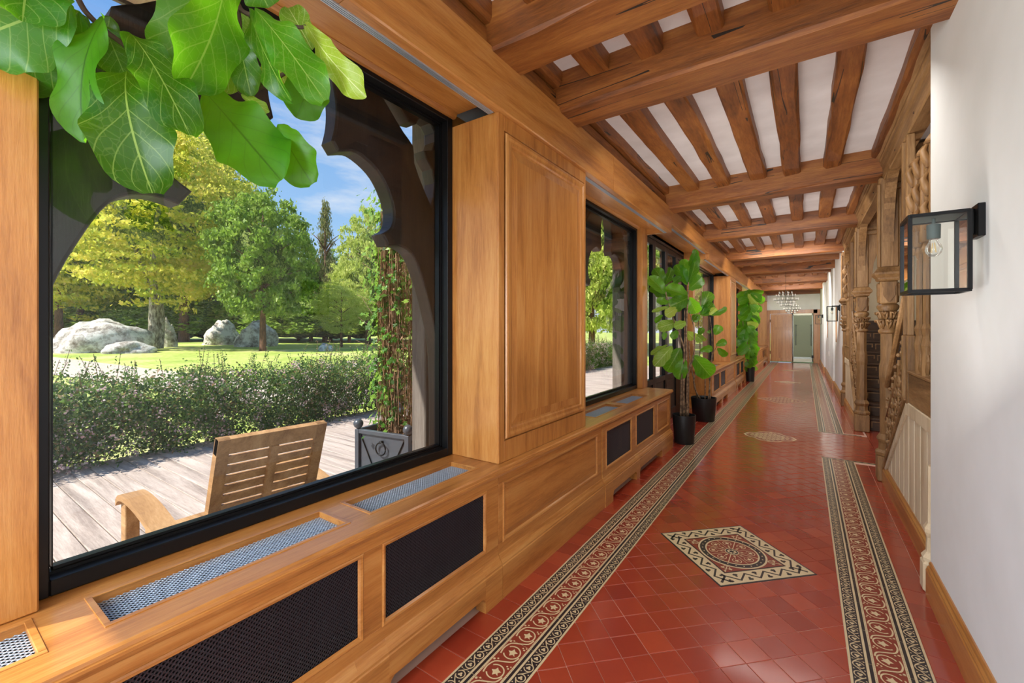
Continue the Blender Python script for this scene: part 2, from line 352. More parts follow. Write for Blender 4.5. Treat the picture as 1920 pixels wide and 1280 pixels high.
def flat_mesh(outer, holes, thick, fn, bevel=0):
    """outline with holes, extruded: done with a filled 2-D curve. fn maps (u,v,w)->xyz"""
    cu = bpy.data.curves.new('tmp', 'CURVE'); cu.dimensions = '2D'; cu.fill_mode = 'BOTH'; cu.extrude = thick / 2 - bevel; cu.bevel_depth = bevel; cu.bevel_resolution = 1
    for poly in [outer] + holes:
        sp = cu.splines.new('POLY'); sp.points.add(len(poly) - 1); sp.use_cyclic_u = True
        for i, (a, b) in enumerate(poly): sp.points[i].co = (a, b, 0, 1)
    ob = bpy.data.objects.new('tmp', cu); C.objects.link(ob)
    dg = bpy.context.evaluated_depsgraph_get(); me = bpy.data.meshes.new_from_object(ob.evaluated_get(dg))
    bpy.data.objects.remove(ob); bpy.data.curves.remove(cu)
    mb = MB(); mb.add([fn(*p.co) for p in me.vertices], [tuple(p.vertices) for p in me.polygons]); bpy.data.meshes.remove(me)
    return mb
def smooth_poly(pts, n=5, closed=False):
    out = []; N = len(pts)
    for i in range(N - (0 if closed else 1)):
        g = lambda j: Vector(pts[j % N]) if closed else Vector(pts[max(0, min(N - 1, j))])
        p0, p1, p2, p3 = g(i - 1), g(i), g(i + 1), g(i + 2)
        for k in range(n):
            t = k / n; out.append(tuple(.5 * ((2 * p1) + (-p0 + p2) * t + (2 * p0 - 5 * p1 + 4 * p2 - p3) * t * t + (-p0 + 3 * p1 - 3 * p2 + p3) * t ** 3)))
    if not closed: out.append(tuple(pts[-1]))
    return out

# ================================================================== SHELL
ZC = 3.225                            # plaster ceiling between the joists
YE = 22.3                             # far end wall
# floor: base slab carrying grout, tiles on it are parts
floor = MB().box(-1.86, .70, -1.9, YE + .1, -.12, -.0026).build('floor', grout); floor['kind'] = 'structure'

def clip(poly, a, b, c):             # keep a*x+b*y<=c
    out = []
    for i in range(len(poly)):
        p, q = poly[i], poly[(i + 1) % len(poly)]
        dp, dq = a * p[0] + b * p[1] - c, a * q[0] + b * q[1] - c
        if dp <= 0: out.append(p)
        if dp * dq < 0:
            t = dp / (dp - dq); out.append((p[0] + (q[0] - p[0]) * t, p[1] + (q[1] - p[1]) * t))
    return out
def area(p): return abs(sum(p[i][0] * p[(i + 1) % len(p)][1] - p[(i + 1) % len(p)][0] * p[i][1] for i in range(len(p)))) / 2
def tile_mb(mb, poly, z=0, g=.0012, dz=0):
    n = len(poly); cx = sum(p[0] for p in poly) / n; cy = sum(p[1] for p in poly) / n
    sg = sum(poly[i][0] * poly[(i + 1) % n][1] - poly[(i + 1) % n][0] * poly[i][1] for i in range(n))
    if sg < 0: poly = poly[::-1]
    def ins(d): return [(p[0] + (cx - p[0]) * min(.4, d / max(.02, math.hypot(cx - p[0], cy - p[1])) * 1.35), p[1] + (cy - p[1]) * min(.4, d / max(.02, math.hypot(cx - p[0], cy - p[1])) * 1.35)) for p in poly]
    a, b = ins(g), ins(g + .0018)
    tilt = (rnd.uniform(-.004, .004), rnd.uniform(-.004, .004))
    V_ = [(x, y, -.010) for x, y in a] + [(x, y, z - .0014 + dz) for x, y in a] + [(x, y, z + dz + tilt[0] * (x - cx) + tilt[1] * (y - cy)) for x, y in b]
    F = [tuple(2 * n + i for i in range(n))]
    for l in (0, 1): F += [(l * n + i, l * n + (i + 1) % n, (l + 1) * n + (i + 1) % n, (l + 1) * n + i) for i in range(n)]
    mb.add(V_, F)
Q = .13; U0, V0 = 1.615, 2.175; s2 = math.sqrt(2)
# medallions: centre y on the axis x=-.397, half side in tile widths
MED = [(-.397, 3.14), (-.397, 6.79), (-.397, 10.4), (-.397, 13.95), (-.397, 17.9)]
def in_med(u, v_):
    for (mx, my) in MED[:1]:
        cu, cv = (mx + my) / s2, (my - mx) / s2
        if abs(u - cu) < .325 and abs(v_ - cv) < .325: return True
    return False
def regions():                       # x0,x1,y0,y1 convex red fields laid on the diagonal
    return [(-.951, .158, -1.8, YE), (.158, .70, 6.070, 7.489)]
near, far_mb = [], MB()
for (x0, x1, y0, y1) in regions():
    for i in range(-60, 160):
        for j in range(-60, 160):
            u, v_ = U0 + i * Q, V0 + j * Q
            cxx, cyy = ((u + Q / 2) - (v_ + Q / 2)) / s2, ((u + Q / 2) + (v_ + Q / 2)) / s2
            if cxx < x0 - .1 or cxx > x1 + .1 or cyy < y0 - .1 or cyy > y1 + .1 or in_med(u + Q / 2, v_ + Q / 2): continue
            poly = [((a - b) / s2, (a + b) / s2) for a, b in ((u, v_), (u + Q, v_), (u + Q, v_ + Q), (u, v_ + Q))]
            for a, b, c in ((-1, 0, -x0), (1, 0, x1), (0, -1, -y0), (0, 1, y1)): poly = clip(poly, a, b, c) if poly else poly
            if len(poly) < 3 or area(poly) < 8e-5: continue
            near.append((cyy if cyy > .9 else 99 - cyy, poly))
near.sort(key=lambda t: t[0])
gaps = near[-1][0]
def red_piece(poly, k, nm='floor_tile', lim=262):
    dz = rnd.uniform(-.0006, .0006)
    if k < lim:
        b = MB(); tile_mb(b, poly, dz=dz); b.build(nm, tile_red, floor)
    else: tile_mb(far_mb, poly, dz=dz)
for k, (_, poly) in enumerate(near): red_piece(poly, k)
# square tiles beside the two borders and in the glazed door bays
side = []
y = 1.0 - .15 * 18
while y < YE:
    side.append((y, -1.40, -1.244)); y += .15
k = 0
for (yy, xa, xb) in side:
    poly = [(xa, yy), (xb, yy), (xb, yy + .15), (xa, yy + .15)]
    red_piece(poly, 0 if 1.3 < yy < 4.0 else 999); 
y = -1.7
while y < YE:
    if not (6.0 < y + .07 < 7.55):
        for xa, xb in ((.452, .56), (.56, .68)):
            if xa > .5 and y < 3.2: continue
            red_piece([(xa, y), (xb, y), (xb, y + .15), (xa, y + .15)], 0 if 2.5 < y < 5.2 and xa < .5 else 999)
    y += .15
for (ya, yb) in ((5.58, 8.36), (13.45, 15.7)):
    y = ya
    while y < yb - .01:
        for q in range(3): red_piece([(-1.84 + q * .1467, y), (-1.84 + (q + 1) * .1467, y), (-1.84 + (q + 1) * .1467, y + .1545), (-1.84 + q * .1467, y + .1545)], 999)
        y += .1545
far_mb.build('far_floor_tiles', tile_red, floor, kind='stuff')

# ---- encaustic border tiles (inlaid clays), one shared mesh per strip tile
def disc(mb, cx, cy, r, z, n=12): mb.add([(cx + r * math.cos(2 * math.pi * k / n), cy + r * math.sin(2 * math.pi * k / n), z) for k in range(n)], [tuple(range(n))])
def strip(mb, pts, wd, z, closed=False):
    n = len(pts); L_ = []
    for i in range(n):
        a = pts[(i - 1) % n] if closed or i > 0 else pts[i]; b = pts[(i + 1) % n] if closed or i < n - 1 else pts[i]
        d = math.hypot(b[0] - a[0], b[1] - a[1]) or 1; nx, ny = -(b[1] - a[1]) / d, (b[0] - a[0]) / d
        ww = wd[i] if isinstance(wd, list) else wd
        L_ += [(pts[i][0] + nx * ww / 2, pts[i][1] + ny * ww / 2, z), (pts[i][0] - nx * ww / 2, pts[i][1] - ny * ww / 2, z)]
    m_ = n if closed else n - 1
    mb.add(L_, [(2 * i + 1, 2 * ((i + 1) % n) + 1, 2 * ((i + 1) % n), 2 * i) for i in range(m_)])
def arcp(cx, cy, r, a0, a1, n=14, ry=None): return [(cx + r * math.cos(R(a0 + (a1 - a0) * k / n)), cy + (ry or r) * math.sin(R(a0 + (a1 - a0) * k / n))) for k in range(n + 1)]
def ivy2d(mb, cx, cy, s_, ang, z):
    pts = []
    for a, r_ in ((0, 1), (22, .48), (58, .92), (98, .5), (140, .85), (172, .42), (188, .42), (220, .85), (262, .5), (302, .92), (338, .48)):
        t = R(a + ang); pts.append((cx + s_ * r_ * math.cos(t), cy + s_ * r_ * math.sin(t), z))
    mb.add([(cx, cy, z)] + pts, [(0, i + 1, (i + 1) % 11 + 1) for i in range(11)])
def tref2d(mb, cx, cy, s_, ang, z):
    for a in (0, 120, 240): disc(mb, cx + s_ * .55 * math.cos(R(a + ang)), cy + s_ * .55 * math.sin(R(a + ang)), s_ * .5, z, 8)
PER = .128
def border_mesh(nper):
    L = PER * nper; mb = MB(); g = .0008
    mb.cur = 0
    def band(x0, x1, mi, z): mb.cur = mi; mb.add([(x0, g, z), (x1, g, z), (x1, L - g, z), (x0, L - g, z)], [(0, 1, 2, 3)])
    mb.cur = 0; mb.box(-.1462, .1462, g, L - g, -.010, -.0002)
    z0, z1, z2 = 0.0, .0004, .0008
    band(-.1462, .1462, 0, z0)
    for sx in (-1, 1):
        a, b = sorted((sx * .085, sx * .137)); band(a, b, 1, z1)
        a, b = sorted((sx * .062, sx * .075)); band(a, b, 1, z1)
        mb.cur = 1
        q = .004
        while q < L: mb.add([(sx * .057 - .0012, q, z1), (sx * .057 + .0012, q, z1), (sx * .057 + .0012, q + .0024, z1), (sx * .057 - .0012, q + .0024, z1)], [(0, 1, 2, 3)]); q += .0107
        for k in range(nper * 2):
            cy = (k + .5) * PER / 2; cx = sx * .111; f = 1 if k % 2 else -1
            mb.cur = 0
            strip(mb, arcp(cx, cy, .0205, 200, 520, 16), .0042, z2, False)
            strip(mb, [(cx - .018 * f, cy + .012), (cx, cy + .028), (cx + .018 * f, cy + PER / 2 - .012)], .0042, z2)
            tref2d(mb, cx, cy, .0105, 90, z2)
            disc(mb, cx + .019 * f, cy + .030, .0032, z2, 6); disc(mb, cx - .019 * f, cy + .034, .0032, z2, 6)
    band(-.052, .052, 2, z1)
    for k in range(nper):
        cy = (k + .5) * PER; mb.cur = 0
        strip(mb, arcp(.002, cy, .038, 215, 500, 18), .0062, z2)
        strip(mb, smooth_poly([(-.040, cy - .03), (-.046, cy + .005), (-.034, cy + .045), (.0, cy + .064), (.036, cy + .085), (.046, cy + .118)], 3), .0068, z2)
        ivy2d(mb, .004, cy + .002, .0265, -40, z2)
        for dx, dy, r_ in ((.040, .044, .005), (.030, .052, .0042), (-.044, .058, .006), (-.030, .068, .0045), (.045, .058, .004)): disc(mb, dx, cy + dy - .002, r_, z2, 7)
    me = bpy.data.meshes.new('border_tile'); me.from_pydata(mb.v, [], mb.f)
    for q in (creamc, blackc, redc): me.materials.append(q)
    me.polygons.foreach_set('material_index', mb.mi); me.update(); return me
bt = border_mesh(2)
def lay_border(xc, y0, y1, flip=False):
    y = y0; 
    while y < y1 - .05:
        o = link('border_tile', bt, floor); o.location = (xc, y, 0)
        if flip: o.rotation_euler = (0, 0, math.pi); o.location = (xc, y + 2 * PER, 0)
        y += 2 * PER
lay_border(-1.0975, 6.015 - 2 * PER * 29, YE - .05)
lay_border(.305, 6.015 - 2 * PER * 29, 6.0, True)
lay_border(.305, 7.545, YE - .05, True)
# short returns of the small black scroll into the stair opening
def return_mesh():
    mb = MB(); L = .24
    mb.box(0, L, -.027, .027, -.010, -.0002)
    mb.cur = 0; mb.add([(0, -.027, 0), (L, -.027, 0), (L, .027, 0), (0, .027, 0)], [(0, 1, 2, 3)])
    mb.cur = 1; mb.add([(0, -.022, .0004), (L, -.022, .0004), (L, .022, .0004), (0, .022, .0004)], [(0, 1, 2, 3)])
    mb.cur = 0
    for k in range(4):
        cx = .03 + k * .06; strip(mb, arcp(cx, 0, .018, 20, 330, 14), .004, .0008); tref2d(mb, cx, 0, .009, 0, .0008)
    me = bpy.data.meshes.new('border_return'); me.from_pydata(mb.v, [], mb.f)
    for q in (creamc, blackc): me.materials.append(q)
    me.polygons.foreach_set('material_index', mb.mi); me.update(); return me
rm = return_mesh()
for yy in (6.042, 7.518): o = link('border_tile', rm, floor); o.location = (.3995, yy, 0)
for yy in (6.042, 7.518):
    o = link('border_tile', rm, floor); o.location = (.1595, yy, 0)

# ---- medallions
def medallion(cx, cy, full):
    mb = MB(); h = .3245
    rot = lambda x, y: ((x - y) / s2 + cx, (x + y) / s2 + cy)
    t = MB()
    def sq(r_, mi, z): t.cur = mi; t.add([(-r_, -r_, z), (r_, -r_, z), (r_, r_, z), (-r_, r_, z)], [(0, 1, 2, 3)])
    zz = [0, .0004, .0008, .0012, .0016, .0020]
    t.cur = 1; t.box(-h, h, -h, h, -.010, -.0002); sq(h, 1, zz[0])
    sq(h - .009, 0, zz[1])
    t.cur = 1
    for k in range(4):
        a = k * math.pi / 2; rr_ = lambda x, y: (x * math.cos(a) - y * math.sin(a), x * math.sin(a) + y * math.cos(a))
        n = 4; pts = []; x0 = -.292; step = .584 / (2 * n + 1)
        for i in range(2 * n + 2): pts.append(rr_(x0 + i * step, -.292 if i % 2 == 0 else -.236))
        strip(t, pts, .0145, zz[2])
        for i in range(2 * n):
            xx = x0 + (i + 1) * step; yy_ = -.288 if i % 2 == 0 else -.241
            px, py = rr_(xx, yy_); tref2d(t, px, py, .0165, math.degrees(a) + (90 if i % 2 == 0 else -90), zz[2])
            q1 = rr_(xx, yy_); q2 = rr_(xx, yy_ + (-.016 if i % 2 == 0 else .016)); strip(t, [q1, q2], .005, zz[2])
    sq(.213, 1, zz[2]); sq(.204, 2, zz[3])
    t.cur = 0; strip(t, [(-.20, -.20), (.20, .20)], .005, zz[4]); strip(t, [(-.20, .20), (.20, -.20)], .005, zz[4])
    strip(t, [(-.15, 0), (.15, 0)], .003, zz[4]); strip(t, [(0, -.15), (0, .15)], .003, zz[4])
    for sx in (-1, 1):
        for sy in (-1, 1):
            strip(t, arcp(sx * .158, sy * .158, .018, 0, 360, 12), .004, zz[4]); ivy2d(t, sx * .182, sy * .150, .014, 45, zz[4]); ivy2d(t, sx * .150, sy * .182, .014, 45, zz[4]); disc(t, sx * .190, sy * .186, .007, zz[4], 7)
    t.cur = 0; strip(t, arcp(0, 0, .177, 0, 360, 48)[:-1], .052, zz[4] + .0001, True)
    t.cur = 1; strip(t, arcp(0, 0, .176, 0, 360, 48)[:-1], .032, zz[5] + .0001, True)
    t.cur = 0
    for k in range(24): disc(t, .176 * math.cos(k * math.pi / 12), .176 * math.sin(k * math.pi / 12), .0048, zz[5] + .0004, 6)
    for k in range(8):
        a = R(22.5 + 45 * k); ca, sa = math.cos(a), math.sin(a)
        strip(t, arcp(.112 * ca, .112 * sa, .026, math.degrees(a) - 150, math.degrees(a) + 150, 12), .0042, zz[4])
        ivy2d(t, .112 * ca, .112 * sa, .018, math.degrees(a), zz[4])
        ivy2d(t, .062 * ca, .062 * sa, .011, math.degrees(a) + 180, zz[4]); strip(t, [(.045 * ca, .045 * sa), (.09 * ca, .09 * sa)], .0035, zz[4])
    disc(t, 0, 0, .042, zz[4] + .0001, 20); t.cur = 1; disc(t, 0, 0, .037, zz[5] + .0001, 20)
    t.cur = 0
    for k in range(8): disc(t, .021 * math.cos(k * math.pi / 4), .021 * math.sin(k * math.pi / 4), .0078, zz[5] + .0004, 7)
    V_ = [(*rot(p[0], p[1]), p[2]) for p in t.v]; mb.v = V_; mb.f = t.f; mb.mi = t.mi
    return mb
medallion(*MED[0], True).build('floor_medallion', [creamc, blackc, redc], floor, label='square black and cream zigzag medallion around a red and cream roundel')
def medallion_b(cx, cy, hx, hy, scal):
    t = MB(); N = 64
    def ring(f, z, mi):
        t.cur = mi; pts = []
        for k in range(N):
            a = 2 * math.pi * k / N; c_, s__ = math.cos(a), math.sin(a)
            r_ = 1 / (abs(c_) + abs(s__)) ** (.75 if scal else 1)
            if scal: r_ *= (1 - .06 * math.cos(8 * a)) * (.93)
            pts.append((cx + f * hx * r_ * c_, cy + f * hy * r_ * s__, z))
        t.add([(cx, cy, z)] + pts, [(0, k + 1, (k + 1) % N + 1) for k in range(N)])
    ring(1, .0010, 0); ring(.92, .0014, 2)
    t.cur = 0
    for i in range(-6, 7):
        for j in range(-6, 7):
            u, v_ = i / 7, j / 7
            if abs(u) + abs(v_) < .84: (ivy2d(t, cx + hx * u, cy + hy * v_, .030, 60 * i, .0018) if (i + j) % 2 else strip(t, arcp(cx + hx * u, cy + hy * v_, .022, 0, 360, 10), .012, .0018))
    strip(t, arcp(cx, cy, hx * .45, 0, 360, 32, hy * .45)[:-1], .012, .0019, True)
    return t
for k, (mx, my) in enumerate(MED[1:]):
    medallion_b(mx, my, .36 if k != 1 else .44, .36 if k != 1 else .52, k in (0, 2)).build('floor_medallion', [creamc, blackc, redc], floor, label='cream and red lattice medallion farther down the corridor')

# ---- walls
wl = MB()
wl.box(-1.93, -1.80, -1.9, 5.60, -.12, .70); wl.box(-1.93, -1.80, 8.36, 13.42, -.12, .70); wl.box(-1.93, -1.80, 15.72, YE, -.12, .70)
wl.box(-1.93, -1.80, -1.9, YE, 2.80, 3.5)
sbuild('wall_left', wl, plaster)
sbuild('wall_right', MB().box(.574, .80, -1.9, 3.257, -.12, ZC + .2), plaster)
wr = MB().box(.605, .85, 10.42, 13.1, -.12, ZC + .2).box(.570, .85, 13.1, 17.7, -.12, ZC + .2).box(.535, .85, 17.7, YE + .1, -.12, ZC + .2)
sbuild('wall_right_far', wr, plaster)
wf = MB().box(-1.95, -1.30, YE, YE + .12, -.1, ZC + .2).box(.44, .85, YE, YE + .12, -.1, ZC + .2).box(-1.30, .44, YE, YE + .12, 2.14, ZC + .2)
sbuild('wall_far', wf, plaster)
sbuild('wall_back', MB().box(-1.95, .80, -2.02, -1.9, -.1, ZC + .2), plaster)
ceil = MB().box(-1.80, 2.45, -1.9, YE + .1, ZC, ZC + .1).build('ceiling', ceil_m); ceil['kind'] = 'structure'

# ---- ceiling timbers: parts of the ceiling
def timber(mb, x0, x1, y0, y1, z0, z1, ax, ch=.012, jit=.004, seg=.45, seed=0):
    r_ = random.Random(seed); L = (x1 - x0) if ax == 'x' else (y1 - y0); n = max(2, int(L / seg)); V_ = []
    a0, a1 = (y0, y1) if ax == 'x' else (x0, x1)
    for i in range(n + 1):
        t = (x0 if ax == 'x' else y0) + L * i / n; j = [r_.uniform(-jit, jit) for _ in range(8)]; c = ch * r_.uniform(.7, 1.6)
        pr = [(a0 + c + j[0], z0 + j[4]), (a1 - c + j[1], z0 + j[5]), (a1 + j[2], z0 + c + j[6]), (a1 + j[2], z1), (a0 + j[3], z1), (a0 + j[3], z0 + c + j[7])]
        V_ += [((t, a, z) if ax == 'x' else (a, t, z)) for a, z in pr]
    m6 = 6; F = [(i * m6 + k, i * m6 + (k + 1) % m6, (i + 1) * m6 + (k + 1) % m6, (i + 1) * m6 + k) for i in range(n) for k in range(m6)]
    F += [tuple(range(m6))[::-1], tuple(n * m6 + k for k in range(m6))]
    if ax == 'x': F = [f[::-1] for f in F]
    mb.add(V_, F)
BEAMS = [(-.35, -.08, 2.965), (1.83, 2.12, 2.965), (2.60, 2.895, 2.955), (5.44, 5.70, 2.95), (7.80, 8.06, 2.965), (10.40, 10.66, 2.97), (11.42, 11.62, 2.965),
         (12.98, 13.24, 2.95), (13.95, 14.15, 2.97), (16.15, 16.40, 2.95), (17.0, 17.18, 2.97), (19.3, 19.62, 2.95), (21.9, 22.25, 2.95)]
for k, (a, b, z) in enumerate(BEAMS):
    mb = MB(); timber(mb, -1.46, .60 if a < 5 else .625, a, b, z, ZC, 'x', .014, .005, .3, k); mb.build('beam', beam_x, ceil)
for k in range(len(BEAMS) - 1):
    a, b = BEAMS[k][1], BEAMS[k + 1][0]
    if b - a < .3: continue
    for q, x in enumerate((-1.445, -1.11, -.775, -.44, -.10, .245, .60 if a < 2.9 else .535)):
        w_ = .075 if q < 6 else (.07 if a < 2.9 else .04)
        w_ *= rnd.uniform(.92, 1.06); dx = rnd.uniform(-.015, .015)
        if a < 2.0 and q == 6: continue
        mb = MB(); timber(mb, x + dx - w_, x + dx + w_, a - .01, b + .01, 3.115 + rnd.uniform(-.012, .012), ZC + .004, 'y', .014, .006, .3, 50 + k * 9 + q); mb.build('joist', beam_y, ceil)
mb = MB(); timber(mb, -1.56, -1.42, -1.9, YE, 2.93, 3.10, 'y', .01, .006, .5, 5); mb.build('wall_plate', beam_y, ceil)

# ---- oak fascia above the windows, with blind slots
tr = struct('trim_1')
def fascia(y0, y1, zb):
    mb = MB(); mb.run([(-1.44, zb), (-1.392, zb), (-1.385, zb + .006), (-1.385, 2.985), (-1.392, 2.992), (-1.44, 2.992)], y0, y1); return mb.build('fascia_board', oak_y, tr)
for a, b, z in ((-1.9, .95, 2.685), (.953, 3.6, 2.685), (3.603, 5.58, 2.685), (5.583, 8.14, 2.79), (8.143, 11.4, 2.685), (11.403, 13.5, 2.69), (13.503, 17.0, 2.69), (17.003, YE, 2.69)): fascia(a, b, z)
for a, b in ((-1.6, 1.925), (3.08, 5.57), (5.62, 8.12), (8.16, 10.90), (11.95, 15.5)):
    z = 2.79 if a == 5.62 else 2.685
    mb = MB().box(-1.475, -1.442, a, b, z + .002, z + .045)
    mb.build('blind_slot', darkbox, tr)
    mb = MB()
    for q in range(4): mb.box(-1.472 + q * .0088, -1.467 + q * .0088, a + .01, b - .01, z - .006, z + .004)
    mb.build('blind_rail', mesh_sil, tr)
# soffit boards between fascia and glazing
for a, b, z in ((-1.9, 1.93, 2.755), (3.08, 5.56, 2.755), (5.64, 8.10, 2.84), (8.14, 10.93, 2.755), (11.93, YE, 2.755)):
    MB().box(-1.86, -1.476, a, b, z, z + .02).build('soffit_board', oak_y, tr)
    if z < 2.8: MB().run([(-1.756, z), (-1.756, z - .022), (-1.735, z - .022), (-1.722, z - .004), (-1.722, z)], a, b).build('soffit_bead', oak_y, tr)
for yy in (5.56, 8.10): MB().box(-1.80, -1.44, yy, yy + .04, 2.69, 2.90).build('soffit_end_board', oak_x, tr)

# ---- oak piers with raised panels
def pier(y0, y1, n, frame=True):
    t = struct('trim_%d' % n, (-1.6, (y0 + y1) / 2, .71))
    MB().box(-1.80, -1.425, y0, y1, .711, 2.69, .002).build('pier_body', oak_z, t)
    MB().box(-1.86, -1.80, y0 - .02, y1 + .02, .711, 2.80).build('pier_lining', oak_z, t)
    w_ = .055; X = -1.413
    mb = MB().box(-1.425, X, y0, y0 + w_, .711, 2.685, .002).box(-1.425, X, y1 - .02, y1, .711, 2.685, .002).box(-1.425, X, y0 + w_, y1 - .02, .711, .83, .002).box(-1.425, X, y0 + w_, y1 - .02, 2.60, 2.685, .002)
    mb.build('stile_frame', oak_z, t)
    a, b, c, d = y0 + w_ + .01, y1 - .035, .84, 2.59
    mb = MB()
    for i, (q, xx) in enumerate(((0, -1.408), (.022, -1.398), (.045, -1.404), (.052, -1.414), (.075, -1.416))):
        pass
    prof = [(0, -1.4135), (.004, -1.404), (.020, -1.402), (.034, -1.408), (.050, -1.409), (.058, -1.418), (.070, -1.419)]
    V_ = []; 
    for q, xx in prof: V_ += [(xx, a + q, c + q), (xx, b - q, c + q), (xx, b - q, d - q), (xx, a + q, d - q)]
    F = [(i * 4 + k, i * 4 + (k + 1) % 4, i * 4 + 4 + (k + 1) % 4, i * 4 + 4 + k) for i in range(len(prof) - 1) for k in range(4)]
    MB().add(V_, F).build('panel_moulding', oak_z, t)
    q = .070; n_ = 5; wd = (b - a - 2 * q - .10) / n_
    for i in range(n_): MB().box(-1.4245, -1.4115, a + q + .05 + i * wd, a + q + .05 + (i + 1) * wd - .0004, c + q + .05, d - q - .05).build('raised_panel', oak_z, t)
    pr_ = [(0, -1.4185), (.05, -1.4118)]; V_ = []
    for qq, xx in pr_: V_ += [(xx, a + q + qq, c + q + qq), (xx, b - q - qq, c + q + qq), (xx, b - q - qq, d - q - qq), (xx, a + q + qq, d - q - qq)]
    MB().add(V_, [(k, (k + 1) % 4, 4 + (k + 1) % 4, 4 + k) for k in range(4)]).build('panel_field_edge', oak_z, t)
    return t
pier(1.93, 3.079, 2); pier(10.92, 11.93, 3)
MB().box(-1.80, -1.40, YE - .12, YE, .711, 2.69).build('corner_post', oak_z, tr)
# slim posts between windows and doors
for (a, b) in ((.02, .228), (5.39, 5.60), (8.36, 8.52), (13.30, 13.44), (15.72, 15.86)):
    MB().box(-1.86, -1.695, a, b, .711 if a < 13 else .0, 2.757, .004).build('window_post', oak_z, tr)

# ---- windows
def window(n, y0, y1, z0=.712, z1=2.755, frame=.045):
    t = struct('window_%d' % n, (-1.78, (y0 + y1) / 2, z0))
    X0, X1 = -1.835, -1.758
    mb = MB().box(X0, X1, y0, y0 + frame, z0, z1, .003).box(X0, X1, y1 - frame, y1, z0, z1, .003).box(X0, X1, y0 + frame, y1 - frame, z0, z0 + frame, .003).box(X0, X1, y0 + frame, y1 - frame, z1 - frame, z1, .003)
    f = mb.build('window_frame', black_al, t)
    g = .011
    mb = MB()
    for k in range(2):
        e0 = frame + k * g; xx = -1.803 - .006 * k
        mb.box(xx - .03, xx, y0 + e0, y0 + e0 + (g if y0 > 1 else .003), z0 + e0, z1 - e0).box(xx - .03, xx, y1 - e0 - g, y1 - e0, z0 + e0, z1 - e0).box(xx - .03, xx, y0 + e0, y1 - e0, z0 + e0, z0 + e0 + g * .8).box(xx - .03, xx, y0 + e0, y1 - e0, z1 - e0 - g, z1 - e0)
    mb.build('glazing_bead', black_al, f)
    MB().add([(-1.815, y0 + frame, z0 + frame), (-1.815, y1 - frame, z0 + frame), (-1.815, y1 - frame, z1 - frame), (-1.815, y0 + frame, z1 - frame)], [(0, 1, 2, 3)]).build('pane', glass, t)
    MB().box(-1.95, -1.836, y0 - .02, y1 + .02, z0 - .04, z0 - .008, .004).build('outer_ledge', mesh_sil, t)
    return t
W1 = window(1, .212, 1.93); W2 = window(2, 3.079, 5.39); W3 = window(3, 8.52, 10.92); W4 = window(4, 11.93, 13.30); W5 = window(5, 15.86, YE - .12)
W6 = window(6, -1.8, .02)
# gothic timber tracery outside each window (centre y 1.145)
YC = 1.145
half = [(1.145, 3.02), (1.23, 2.93), (1.29, 2.80), (1.325, 2.66), (1.325, 2.54), (1.304, 2.441)]
c1 = (1.331, 2.408)
lobe2 = smooth_poly([(1.331, 2.408), (1.44, 2.437), (1.578, 2.379), (1.662, 2.278), (1.703, 2.161), (1.685, 2.062), (1.623, 2.013)], 4)
lobe3 = smooth_poly([(1.654, 1.968), (1.754, 1.977), (1.860, 1.920), (1.952, 1.74), (2.01, 1.58), (2.065, 1.384), (2.085, 1.1), (2.09, .42)], 4)
right = smooth_poly(half, 4) + lobe2 + lobe3
main = right + [(2 * YC - y, z) for y, z in right[::-1]][:-1]
hole = [(1.567, 2.832), (1.63, 2.775), (1.693, 2.715), (1.76, 2.655), (1.80, 2.628), (1.835, 2.60), (1.842, 2.56), (1.845, 2.50), (1.88, 2.43), (1.93, 2.35), (2.0, 2.25), (2.035, 2.33), (2.045, 2.43), (2.02, 2.52), (1.965, 2.575),
        (1.955, 2.605), (2.02, 2.63), (2.048, 2.70), (2.045, 2.77), (2.0, 2.82), (1.93, 2.832), (1.885, 2.80), (1.865, 2.765), (1.81, 2.755), (1.77, 2.79), (1.72, 2.835), (1.66, 2.85), (1.567, 2.842)]
holeL = [(2 * YC - y, z) for y, z in hole]
def tracery(par, dy, sc=1.0):
    f = lambda y: (y - YC) * sc + YC + dy
    outer = [(f(.0), .35), (f(2.29), .35), (f(2.29), 3.3), (f(.0), 3.3)]
    mb = flat_mesh(outer, [[(f(a), b) for a, b in main], [(f(a), b) for a, b in hole], [(f(a), b) for a, b in holeL]], .11, lambda u, v_, w_: (-2.06 + w_, u, v_), .012)
    return mb.build('gothic_tracery', tracery_m, par)
tracery(W1, 0); tracery(W2, 3.84); tracery(W3, 7.70); tracery(W4, 11.55)
# outer posts, hood and eaves
ex = struct('trim_4')
for (a, b) in ((2.15, 2.30), (-.18, -.03), (6.08, 6.25), (10.0, 10.15), (13.9, 14.05), (17.8, 17.95)): MB().box(-2.36, -2.22, a, b, -.02, 3.28, .008).build('porch_post', weather, ex)
for k in range(12): MB().box(-2.02 - .092 * (k + 1) + .004, -2.02 - .092 * k, -1.9, 2.42, 3.30, 3.325).build('hood_board', soffit_m, ex)
for k in range(9): MB().box(-2.02 - .092 * (k + 1) + .004, -2.02 - .092 * k, 2.43, YE + 1, 3.38, 3.41).build('unseen_eave_board', soffit_m, ex)  # unseen eave added over the farther windows to keep the sun out
MB().box(-3.15, -3.125, -1.9, 2.44, 3.28, 3.46).build('hood_fascia', weather, ex)
MB().box(-3.3, 2.6, -2.2, YE + .5, 3.62, 3.7).build('roof', darkbox, ex)

